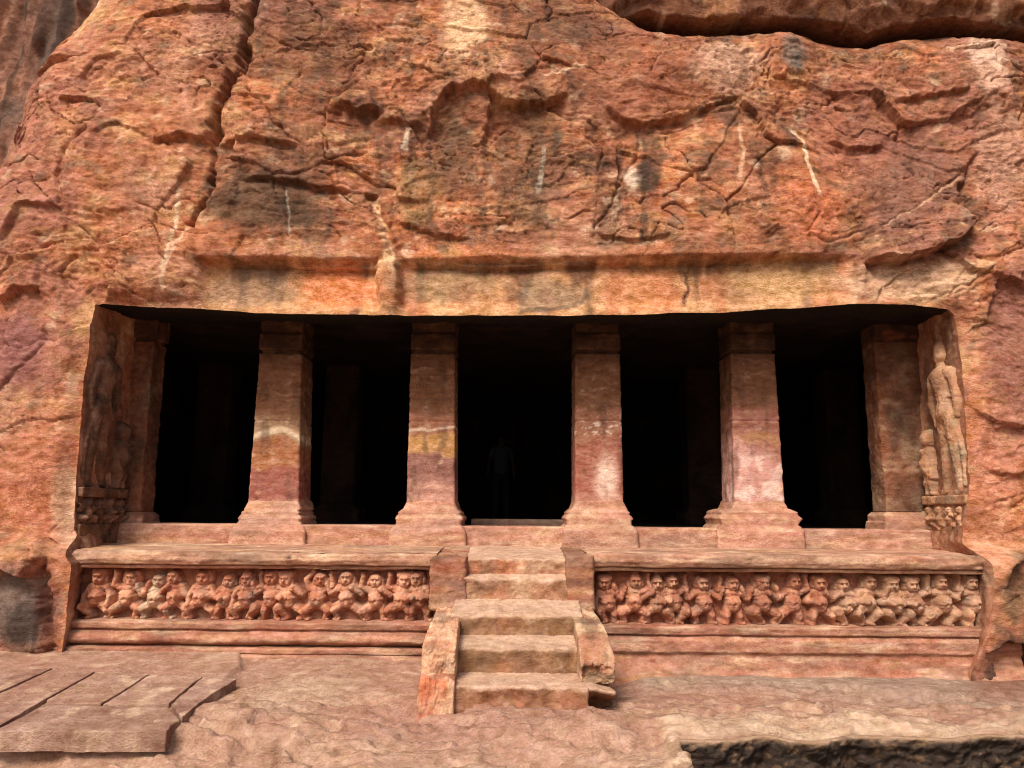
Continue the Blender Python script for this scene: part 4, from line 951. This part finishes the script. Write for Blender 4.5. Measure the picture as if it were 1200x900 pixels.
# ================================================================== THE STEPS
def steps():
    y_r = [(832, 804), (789, 759), (745, 720), (703, 677), (673, 654)]   # foot and nosing of each riser in the photograph
    st = [(Y_, float(P(606, f_, Y=Y_)[2]), float(P(606, n_, Y=Y_)[2])) for (f_, n_), Y_ in zip(y_r, (-2.45, -2.05, -1.65, -1.25, -1.13))]
    root = thing('stone_steps', (float(P(606, 832, Z=0)[0]), -1.8, -.02), 'worn flight of five stone steps climbing to the cave porch', 'steps')
    ext = [(531, 690), (526, 688), (528, 684), (530, 682), (530, 680)]
    tread = lambda sd, base: (lambda x, y, z: stone_col(x, y, z, sd, base, [(srgb('b4704e'), 2, 2, .05, .3, .5), (srgb('8a6242'), 3, 5, .1, .25, .6), (srgb('6c4a36'), 4, 3, .15, .25, .6), (PALE, 3, 3, .2, .2, .5)]))
    def two_tone(sd, ztop, body):
        f = tread(sd, body)
        def fn(x, y, z):
            c = f(x, y, z)
            d = ztop - z + .025 * f3(x * 6, y * 6, z * 6, 3, sd + 5)
            return mix(c, srgb('c09a80'), ss(.035, .012, d) * .75)      # step turns paler close to its top
        return fn
    for i, ((Yf, z0, z1), (pl, pr)) in enumerate(zip(st, ext)):
        xa, xb = float(P(pl, (y_r[i][0] + y_r[i][1]) / 2, Y=Yf)[0]), float(P(pr, (y_r[i][0] + y_r[i][1]) / 2, Y=Yf)[0])
        body = [srgb('a56a4c'), srgb('8a6546'), srgb('8c6848'), srgb('a87a5c'), srgb('b06c4c')][i]
        yb = (st[i + 1][0] + .06) if i < 4 else -.06
        rise = (st[i + 1][1] - z1 + .004) if i < 4 else ZP0 + .004 - z1; yn = st[i + 1][0] if i < 4 else -.10
        def wp(x, y, z, Yf=Yf, z1=z1, i=i, rise=rise, yn=yn):
            z = z + rise * np.clip((y - Yf) / (yn - Yf), 0, 1) * ss(z1 - .15, z1, z)
            nose = ss(Yf + .10, Yf, y) * ss(z1 - .12, z1, z)
            sag = .022 * f2(x * 5 + i * 3, x * 0, 4, 800 + i)
            return x, y + .02 * f2(x * 7, z * 6, 3, 805 + i) - .015 * nose + np.abs(sag) * nose, z - np.maximum(sag, 0) * nose * 1.2
        o = block('step', xa, xb, Yf, yb, z0 - (.25 if i == 0 else .10), z1, M_CUT, two_tone(810 + i, z1, body), root, .014, .02, .010, 820 + i, wp)
        if i == 0: o['label'] = 'lowest step with dark drips down its riser'
        if i == 4: o['label'] = 'top step with carved lines on its riser'
    # blocks flanking the upper steps
    for (pl, pr, y0, y1, sd, lab) in ((503, 546, 653, 716, 841, 'brown weathered block left of the upper steps'), (664, 697, 651, 716, 843, 'dark brown block right of the upper steps')):
        Yb = st[3][0] - .02
        block('flanking_block', float(P(pl, 690, Y=Yb)[0]), float(P(pr, 690, Y=Yb)[0]), Yb, -.05, float(P(pl, y1, Y=Yb)[2]), float(P(pl, y0, Y=Yb)[2]), M_CUT, cutcol(sd, srgb('8e5a42'), .35, .6, .5), root, .014, .026, .014, sd,
              (lambda x, y, z, zt=float(P(pl, y0, Y=Yb)[2]): (x, y, z + (ZP0 + .006 - zt) * np.clip((y - Yb) / (-.1 - Yb), 0, 1) * ss(zt - .2, zt, z))), label=lab)
    # left balustrade: sloping coping stone stepping down in three courses
    YB = st[0][0] - .03
    zt_ = lambda y, Y: float(P(515, y, Y=Y)[2])
    xi0, xi1 = float(P(533, 815, Y=YB)[0]), float(P(541, 716, Y=st[3][0])[0]); xo0, xo1 = float(P(489, 815, Y=YB)[0]), float(P(512, 716, Y=st[3][0])[0])
    zA, zB = st[0][2] + .04, float(P(525, 712, Y=st[3][0] - .05)[2])
    def course(y0, y1, z0, z1f, z1b, seed, base, lab=None, sides=('l',)):
        def wp(x, y, z):
            t = (y - YB) / (st[3][0] - YB)
            xl, xr = xo0 + (xo1 - xo0) * t, xi0 + (xi1 - xi0) * t
            u = x; k = (z - z0) / (1 - z0)
            tt = np.clip((y - y0) / (y1 - y0), 0, 1)
            top = z1f + (z1b - z1f) * tt ** .85
            return xl + (xr - xl) * u, y, np.where(z > z0, z0 + (top - z0) * (z - z0) / (1.0 - z0 + 1e-9), z)
        return wp
    cc = lambda sd, base: (lambda x, y, z: stone_col(x * .4, y, z, sd, base, [(srgb('c56b45'), 2, 2, .0, .3, .6), (PALE, 3, 2, .12, .25, .7), (srgb('6b4a38'), 4, 4, .2, .25, .6)]))
    def bal(name, y0, y1, z0, z1f, z1b, sd, base, lab):
        """unit block (x in 0..1, z from z0 to z0+1) warped to the sloping balustrade"""
        def wp(x, y, z):
            t = (y - YB) / (st[3][0] - YB)
            xl, xr = xo0 + (xo1 - xo0) * t, xi0 + (xi1 - xi0) * t
            tt = np.clip((y - y0) / (y1 - y0), 0, 1); top = z1f + (z1b - z1f) * tt ** .72
            return xl + (xr - xl) * (x - 0), y, z0 + (top - z0) * (z - z0) / .5
        o = block(name, 0, 1, y0, y1, z0, z0 + .5, M_CUT, cc(sd, base), root, .02, .055, .016, sd, wp); o['label'] = lab
    zz0 = -.2
    y1_ = st[1][0] - .05
    bal('balustrade', YB - .02, st[1][0] - .12, zz0, st[0][2] + .05, st[0][2] + .07, 851, srgb('b87050'), 'orange front block of the left balustrade')
    bal('balustrade', st[1][0] - .28, st[3][0] + .05, st[0][2] + .0, st[0][2] + .26, zB, 853, srgb('c89270'), 'pale sloping stone of the left balustrade')
    # right balustrade: one curled stone with a sunken channel in its face, on the broken end of the lowest step
    xa0, xb0 = float(P(676, 760, Y=st[1][0])[0]), float(P(716, 760, Y=st[1][0])[0])
    xa1, xb1 = float(P(668, 716, Y=st[3][0])[0]), float(P(694, 716, Y=st[3][0])[0])
    z0 = st[0][2] - .01
    Ya, Yb = st[1][0] - .27, st[3][0] + .03
    zT = float(P(684, 712, Y=st[3][0] - .05)[2])
    def wp(x, y, z):
        t = np.clip((y - Ya) / (Yb - Ya), 0, 1)
        xl, xr = xa0 + (xa1 - xa0) * t, xb0 + (xb1 - xb0) * t ** .8
        curl = .5 + .5 * np.sqrt(np.clip(1 - (1 - np.clip(t * 1.9, 0, 1)) ** 2, 0, 1))   # rounded nose at the foot
        top = z0 + (.30 + (zT - z0 - .30) * t ** .75) * curl
        v = (z - z0) / .5
        xx = xl + (xr - xl) * x
        front = ss(.25, .0, t)
        ch = front * ss(.30, .18, np.abs(x - .34)) * ss(.10, .3, v) * ss(.95, .7, v)
        return xx, y + .045 * ch, z0 + (top - z0) * v
    o = block('balustrade', 0, 1, Ya, Yb, z0, z0 + .5, M_CUT, lambda x, y, z: stone_col(x * .4, y, z, 861, srgb('b08665'), [(PALE, 3, 3, .1, .3, .7), (srgb('a0583c'), 3, 3, .15, .25, .7), (srgb('4f4034'), 4, 4, .2, .25, .6)]), root, .018, .04, .012, 861, wp)
    o['label'] = 'pale curled stone of the right balustrade with a sunken channel'
    xa, xb = float(P(688, 800, Y=st[0][0])[0]), float(P(723, 800, Y=st[0][0])[0])
    zq = st[0][2]
    def wq(x, y, z):
        k = ss(zq - .02, zq - .16, z) * ss(st[0][0] + .45, st[0][0] + .1, y) * ss(xa - .03, xa + .06, x)
        return x, y + .26 * k, z - .03 * ss(xa, xb, x)
    o = block('broken_step_end', xa - .01, xb, st[0][0] + .01, st[1][0] + .25, -.25, zq, M_CUT, two_tone(871, zq, srgb('8a5a42')), root, .014, .03, .016, 873, wq)
    o['label'] = 'broken end of the lowest step hollowed underneath'
    return st
ST = steps()

# ================================================================== GROUND AND PAVING
def g0(X, Y):
    """lie of the ground: rises towards the plinth on the left, falls a little on the right"""
    w = ss(1.0, -.9, X)
    return w * .13 * np.maximum(Y + 2.45, -1.0) + (1 - w) * -.055 * np.clip(Y + 2.45, -.5, 1.3)
def PG(px, py, up=0.0):
    z = np.zeros(np.asarray(px, float).shape)
    for _ in range(12):
        q = P(px, py, Z=z); z = g0(q[..., 0], q[..., 1]) + up
    return q
def ground():
    xs = np.concatenate([[-80, -50, -30, -18, -12, -9, -7.5, -6.6], np.arange(-6.0, 6.2, .019), [6.6, 7.5, 9, 12, 18, 30, 50, 80]])
    ys = np.concatenate([[-90, -50, -30, -20, -14, -11, -9, -8, -7.2, -6.4, -5.9], np.arange(-5.5, -.55, .0165), [-.4, 0]])
    X, Y = np.meshgrid(xs, ys)
    G0 = g0(X, np.maximum(Y, -5)); px, py = proj(X, Y, G0)
    front = Y < -7.5
    px = np.where(front, 600, px); py = np.where(front, 2000, py)
    wx = 6 * f2(X * 2.5, Y * 2.5, 4, 901) + 2.5 * n2(X * 14, Y * 14, 902); wy = (5 * f2(X * 2.5 + 7, Y * 2.5, 4, 903) + 2 * n2(X * 14, Y * 14 + 5, 904)) * .8
    qx, qy = px + wx, py + wy
    Z = .03 * f2(X * .8, Y * .8, 3, 911) + .012 * f2(X * 2.6, Y * 3.4, 4, 912) + .007 * f2(X * 9, Y * 12, 4, 913) + .004 * f2(X * 30, Y * 30, 3, 914)
    Z = Z * ss(-.9, -1.6, Y) ** .5
    # ragged bedding steps in the bare rock
    b = f2(X * 1.2 + .2 * f2(X * 4, Y * 4, 3, 915), Y * 2.2, 4, 916) * 2.6; Z = Z + .03 * (np.floor(b) + ss(.35, .65, b - np.floor(b))) * ss(812, 835, py)
    _, _, rid, til = worley(X * 5 + .4 * f2(X * 3, Y * 3, 3, 917), Y * 7, 918)
    crumb = np.maximum(ss(190, 260, px) * ss(400, 330, px) * ss(838, 850, py), .35 * ss(835, 850, py) * ss(470, 420, px) + .18 * ss(830, 840, py))
    Z = Z + crumb * (.03 * til + .035 * (rid - .5))
    def drop(pts, dz, w, cut):
        d, s, t = polydist(qx, qy, pts); return dz * ss(-w, w, d * s)
    # foreground shelf, lower right: rock breaks off in a rough edge
    pts = [(830, 940), (812, 890), (795, 872), (840, 876), (872, 872), (900, 868), (930, 876), (962, 878), (1000, 868), (1060, 872), (1118, 876), (1150, 872), (1250, 866), (1500, 860)]
    edge_y = np.interp(qx, [p[0] for p in pts[2:]], [p[1] for p in pts[2:]])
    side = np.interp(qy, [866, 890, 940, 2000], [795, 812, 830, 1100])
    inn = np.minimum(qy - edge_y, (qx - side) * 1.0)
    inn = np.where(front & (X > -1), 200, np.where(front, -50, inn))
    k = ss(-4, 0, inn)
    Z = Z - k * (.52 + .1 * f2(X * 3, Y * 3, 3, 921)) + k * .03 * f2(X * 8, Y * 8, 3, 922)
    lip = np.exp(-((inn + 10) / 12) ** 2); Z = Z + .03 * lip
    # low bed at the bottom left
    e2 = np.interp(qx, [-300, 0, 190, 215, 240, 270, 330, 345, 330], [861, 860, 860, 858, 864, 872, 866, 872, 900]); k2 = ss(-2, 4, qy - e2) * ss(352, 330, qx) * (~front)
    Z = Z - .15 * k2
    # outcrop line and ledge along the right plinth
    Z = Z + .05 * ss(812, 806, qy - .03 * (qx - 740)) * ss(700, 760, px)
    e3 = np.interp(qx, [740, 900, 1000, 1100, 1150], [806, 808, 814, 824, 832]); Z = Z + .03 * ss(2, -1, qy - e3) * ss(730, 760, px)
    for (cx, cy, rx_, ry_, a) in ((300, 848, 90, 14, .05), (1000, 845, 160, 14, .05), (640, 858, 120, 8, .03), (690, 857, 45, 9, .05)):
        Z = Z + a * np.exp(-((qx - cx) / rx_) ** 2 - ((qy - cy) / ry_) ** 2)
    for pts in ([(262, 824), (330, 822), (400, 825), (470, 818)], [(560, 880), (640, 868), (720, 872), (790, 862)], [(20, 884), (110, 876), (200, 890)], [(380, 846), (430, 842), (500, 850), (540, 842)], [(760, 846), (860, 838), (960, 846), (1060, 842), (1150, 852)], [(205, 846), (258, 858), (300, 870), (342, 866), (346, 890)], [(610, 858), (650, 850), (690, 848)], [(380, 884), (470, 876), (560, 868)], [(430, 832), (480, 836), (560, 846)], [(700, 884), (780, 876), (800, 872)]):
        d, s, t = polydist(qx, qy, pts); Z = Z - .045 * np.exp(-(d / 2.2) ** 2) * ss(0, .1, t) * ss(1, .9, t)
    # bedding under the slabs
    pe = np.interp(qx, [-400, 0, 190, 207, 228, 262, 280, 300], [860, 858, 859, 845, 821, 811, 794, 770]); Z = Z * ss(-6, 8, py - pe + 8 * (px > 282)) + (.032) * ss(4, -1, py - pe + 9) * ss(284, 280, px)
    _, _, rid, til = worley(X * 2.2 + .3 * f2(X * 2, Y * 2, 3, 951), Y * 4, 952); wa, wb, _, _ = worley(X * 2.2 + .3 * f2(X * 2, Y * 2, 3, 951), Y * 4, 952)
    bare = ss(800, 830, py) * ss(250, 300, px + (py - 830) * 2); Z = Z + bare * (.016 * (rid - .5) + .02 * til - .02 * ss(.05, 0, wb - wa) * ss(0, .3, f2(X * 2 + 5, Y * 2, 3, 953)))
    Z = Z + G0
    C = np.broadcast_to(srgb('a3745c'), X.shape + (3,)).copy()
    n1, n2_, n3_ = f2(X * .9, Y * 1.4, 4, 931), f2(X * 2.6, Y * 3.4, 4, 932), f2(X * 7, Y * 9, 4, 933)
    C = mix(C, srgb('b89274'), ss(0, .45, n1) * .7); C = mix(C, srgb('a8745c'), ss(0, .45, -n1 + .3 * n3_) * .7)
    C = mix(C, srgb('b58663'), ss(.1, .5, n2_) * .4); C = mix(C, srgb('8d604c'), ss(.2, .6, n3_) * .35); C = mix(C, srgb('cdaa8a'), ss(.25, .6, -n3_ + .4 * n2_) * .35)
    fade = ss(845, 880, py); C = mix(C, srgb('bd9274'), fade * .4)
    C = mix(C, srgb('a3705c'), ss(60, 20, np.hypot((px - 560) * .3, py - 845)) * .5)
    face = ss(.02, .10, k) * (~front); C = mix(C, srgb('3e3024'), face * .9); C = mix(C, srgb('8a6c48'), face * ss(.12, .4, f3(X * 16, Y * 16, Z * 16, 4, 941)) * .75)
    C = mix(C, srgb('c8a684'), np.exp(-((inn + 12) / 8) ** 2) * .6 * (1 - face))
    C = mix(C, srgb('8c7a68'), ss(735, 760, px) * ss(22, 8, np.abs(qy - e3 + 10)) * .5)
    C = mix(C, BROWN, ss(1125, 1165, px) * ss(840, 815, py) * .7)
    C = C + ((C @ np.array([.3, .5, .2]))[..., None] - C) * .10
    o = mesh_from('ground', np.stack([X, Y, Z], -1), gridquads(*X.shape), C, M_GROUND)
    # the broken face of the shelf, lower right
    q = PG([814, 812, 800, 797, 820, 840, 872, 900, 930, 962, 1000, 1060, 1118, 1150, 1250, 1500], [960, 906, 885, 876, 878, 879, 875, 871, 879, 881, 871, 875, 879, 875, 869, 863])[:, :2]
    Ln = np.concatenate([[0], np.cumsum(np.linalg.norm(q[1:] - q[:-1], axis=1))]); u = np.arange(0, Ln[-1], .011)
    ex, ey = np.interp(u, Ln, q[:, 0]), np.interp(u, Ln, q[:, 1])
    kk = np.ones(15) / 15; sm = lambda a: np.convolve(np.pad(a, 7, 'edge'), kk, 'valid')
    ex, ey = sm(ex) , sm(ey); k8 = np.ones(91) / 91; s8 = lambda a: np.convolve(np.pad(a, 45, 'edge'), k8, 'valid'); tx, ty = np.gradient(s8(ex)), np.gradient(s8(ey)); tl = np.hypot(tx, ty) + 1e-9; nx_, ny_ = ty / tl, -tx / tl
    v = np.linspace(0, 1, 62)[:, None]
    dep = .62 * np.maximum(v - .06, 0)
    fx0, fz0 = np.broadcast_to(ex, (62, len(u))), -dep + np.zeros(len(u))
    n1_ = f3(fx0 * 4, np.broadcast_to(ey, fx0.shape) * 4, fz0 * 7, 4, 961); n2b = f3(fx0 * 16, np.broadcast_to(ey, fx0.shape) * 16, fz0 * 22, 3, 962)
    offn = np.where(v < .06, -.10 * (1 - v / .06), 0) + ss(0, .12, v) * (.05 * n1_ + .035 * n2b - .05 * ss(.05, .35, v) + .08 * ss(.4, 1, v))
    FX_, FY2 = ex + nx_ * offn, ey + ny_ * offn
    FZ = g0(ex, ey) + .012 + .03 * f2(ex * .8, ey * .8, 3, 911) + .03 - dep - .02 * (v < .03) + .012 * n2b * (v > .08)
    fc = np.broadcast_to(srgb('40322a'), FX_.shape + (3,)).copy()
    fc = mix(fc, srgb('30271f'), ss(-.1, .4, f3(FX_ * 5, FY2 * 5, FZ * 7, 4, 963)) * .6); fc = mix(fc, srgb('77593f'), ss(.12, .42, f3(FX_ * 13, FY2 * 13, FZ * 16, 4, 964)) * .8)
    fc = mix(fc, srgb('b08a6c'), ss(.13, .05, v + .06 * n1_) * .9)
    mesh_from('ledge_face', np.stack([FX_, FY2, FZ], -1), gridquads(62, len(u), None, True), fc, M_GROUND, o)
    tag(o, 'bare worn pinkish rock ground in front of the cave', None, None, 'structure')
ground()

def paving():
    root = bpy.data.objects.new('paving', None); root.location = PG(120, 825, .05); COL.objects.link(root)
    tag(root, 'flat stone slabs laid on the rock ground left of the steps', None, None, 'structure')
    slabs = [[(-60, 786), (62, 783), (0, 811), (-90, 856)], [(64, 783), (112, 786), (52, 820), (0, 850), (-10, 857), (-90, 858), (0, 812)], [(114, 786), (176, 789), (157, 801), (118, 825), (54, 824), (54, 820)],
             [(178, 789), (238, 793), (230, 798), (198, 825), (120, 826), (159, 801)], [(240, 793), (278, 796), (252, 812), (230, 827), (213, 842), (200, 826), (232, 798)],
             [(52, 825), (120, 827), (199, 827), (212, 843), (196, 857), (0, 857), (-8, 857), (1, 851)]]
    zt = .065
    for i, poly in enumerate(slabs):
        q = PG([p[0] for p in poly], [p[1] for p in poly], zt)[:, :2]
        # rings from the middle out to the finely sampled outline, then over the rounded arris and down the side
        n = len(q); O = []
        for k in range(n):
            p0, p1 = q[k], q[(k + 1) % n]; m_ = max(2, int(np.linalg.norm(p1 - p0) / .012))
            O.append(p0 + (p1 - p0) * (np.arange(m_) / m_)[:, None])
        O = np.concatenate(O); c = q.mean(0) if i != 4 else (q[1] + q[3] + q[5]) / 3
        dr = O - c; rl = np.linalg.norm(dr, axis=1)[:, None]; un = dr / rl
        jag = .006 * f2(O[:, 0] * 6, O[:, 1] * 6, 4, 950 + i) + (.018 * f2(O[:, 0] * 7, O[:, 1] * 7, 4, 960 + i) if i in (4, 5) else 0)
        O = O + un * (jag - .007)[:, None]
        rings = np.concatenate([np.linspace(.02, .985, 46), [.992, .997, 1, 1, 1, 1]]); dz = np.concatenate([np.zeros(46), [-.001, -.004, -.010, -.03, -.07, -.13]])
        XY = c + (O - c)[None] * rings[:, None, None]; X, Y = XY[..., 0], XY[..., 1]
        tilt = .01 * n2(np.array(i * 3.3), np.array(.5), 7)
        Z = g0(X, Y) + zt + dz[:, None] + .006 * f2(X * 2, Y * 2, 3, 951) + .003 * f2(X * 12, Y * 12, 3, 952) + tilt
        base = [srgb('94654f'), srgb('9b6c55'), srgb('a2755d'), srgb('a67a62'), srgb('8c634f'), srgb('936953')][i]
        C = stone_col(X, Y, Z, 970 + i, base, [(srgb('b98f7a'), 1.6, 1, .1, .3, .6), (srgb('8a5f4f'), 2.4, 1, .1, .3, .5), (PALE, 5, 1, .28, .2, .4)])
        C = C + ((C @ np.array([.3, .5, .2]))[..., None] - C) * .08
        a_, b_ = X.shape; I = np.arange(a_ * b_).reshape(a_, b_); J = np.roll(I, -1, 1)
        Q = np.stack([I[:-1], I[1:], J[1:], J[:-1]], -1).reshape(-1, 4)
        mesh_from('slab', np.stack([X, Y, Z], -1), Q, C, M_GROUND, root)
paving()

# ================================================================== A VISITOR DEEP IN THE HALL
def plain(name, col, rough=.8, sc=40):
    m = bpy.data.materials.new(name); m.use_nodes = True; t = m.node_tree; b = t.nodes['Principled BSDF']
    n = t.nodes.new('ShaderNodeTexNoise'); n.inputs['Scale'].default_value = sc
    r = t.nodes.new('ShaderNodeMix'); r.data_type = 'RGBA'; r.inputs[6].default_value = (*[c * .8 for c in col], 1); r.inputs[7].default_value = (*[min(1, c * 1.15) for c in col], 1)
    t.links.new(n.outputs[0], r.inputs[0]); t.links.new(r.outputs[2], b.inputs['Base Color']); b.inputs['Roughness'].default_value = rough
    return m
def skin_mesh(name, verts, edges, radii, mat, parent, root_i=0, lev=2):
    me = bpy.data.meshes.new(name + '_cage'); me.from_pydata(verts, edges, [])
    o = bpy.data.objects.new(name + '_cage', me); COL.objects.link(o)
    o.modifiers.new('skin', 'SKIN'); sv = me.skin_vertices[0].data
    for i, r in enumerate(radii):
        r = r if isinstance(r, tuple) else (r, r); sv[i].radius = r; sv[i].use_root = (i == root_i)
    m = o.modifiers.new('sub', 'SUBSURF'); m.levels = lev; m.render_levels = lev
    dg = bpy.context.evaluated_depsgraph_get(); dg.update()
    nm = bpy.data.meshes.new_from_object(o.evaluated_get(dg)); nm.name = name
    bpy.data.objects.remove(o)
    nm.materials.clear(); nm.materials.append(mat)
    nm.polygons.foreach_set('use_smooth', np.full(len(nm.polygons), True))
    return link(bpy.data.objects.new(name, nm), parent)
def visitor(x, y):
    root = thing('person', (x, y, ZS), 'dim person in a pale blue shirt standing deep inside the central bay', 'person')
    sk = plain('brown_skin', (.06, .033, .024)); sh = plain('blue_shirt_cloth', (.045, .06, .11)); tr = plain('dark_trouser_cloth', (.012, .012, .014)); hr = plain('black_hair', (.012, .01, .01))  # skin, hair and cloth colours darkened to include the hall's gloom
    T = lambda *v: [(x + a, y + b, ZS + c) for a, b, c in v]
    V = [(0, 0, .93), (0, .01, 1.12), (0, .01, 1.33), (0, 0, 1.44), (0, 0, 1.52), (0, -.01, 1.60), (0, -.01, 1.68),
         (-.17, 0, 1.40), (-.25, .01, 1.14), (-.27, -.06, .90), (-.27, -.09, .82), (.17, 0, 1.40), (.24, .02, 1.14), (.27, -.04, .90), (.27, -.07, .82),
         (-.10, 0, .86), (-.11, -.01, .50), (-.12, .02, .10), (-.13, -.10, .04), (.10, 0, .86), (.11, -.01, .50), (.12, .02, .10), (.13, -.10, .04)]
    E = [(0, 1), (1, 2), (2, 3), (3, 4), (4, 5), (5, 6), (3, 7), (7, 8), (8, 9), (9, 10), (3, 11), (11, 12), (12, 13), (13, 14), (0, 15), (15, 16), (16, 17), (17, 18), (0, 19), (19, 20), (20, 21), (21, 22)]
    R = [(.14, .10), (.13, .10), (.15, .10), .07, .055, .085, .07, .06, .042, .03, .028, .06, .042, .03, .028, .085, .06, .042, .036, .085, .06, .042, .036]
    skin_mesh('body', T(*V), E, R, sk, root)
    skin_mesh('shirt', T((0, 0, .86), (0, .01, 1.12), (0, .01, 1.32), (0, 0, 1.42), (-.18, 0, 1.40), (-.225, .005, 1.22), (.18, 0, 1.40), (.222, .01, 1.22)), [(0, 1), (1, 2), (2, 3), (3, 4), (4, 5), (3, 6), (6, 7)],
              [(.175, .125), (.16, .125), (.18, .125), .09, .075, .07, .075, .07], sh, root)
    skin_mesh('trousers', T((0, 0, .93), (-.10, 0, .84), (-.11, -.01, .5), (-.12, .02, .08), (.10, 0, .84), (.11, -.01, .5), (.12, .02, .08)), [(0, 1), (1, 2), (2, 3), (0, 4), (4, 5), (5, 6)], [(.155, .115), .105, .082, .068, .105, .082, .068], tr, root)
    skin_mesh('hair', T((0, .015, 1.62), (0, .01, 1.70), (0, -.02, 1.74)), [(0, 1), (1, 2)], [.085, .088, .06], hr, root)
p = P(587, 560, Y=7.2); visitor(float(p[0]), 7.2)
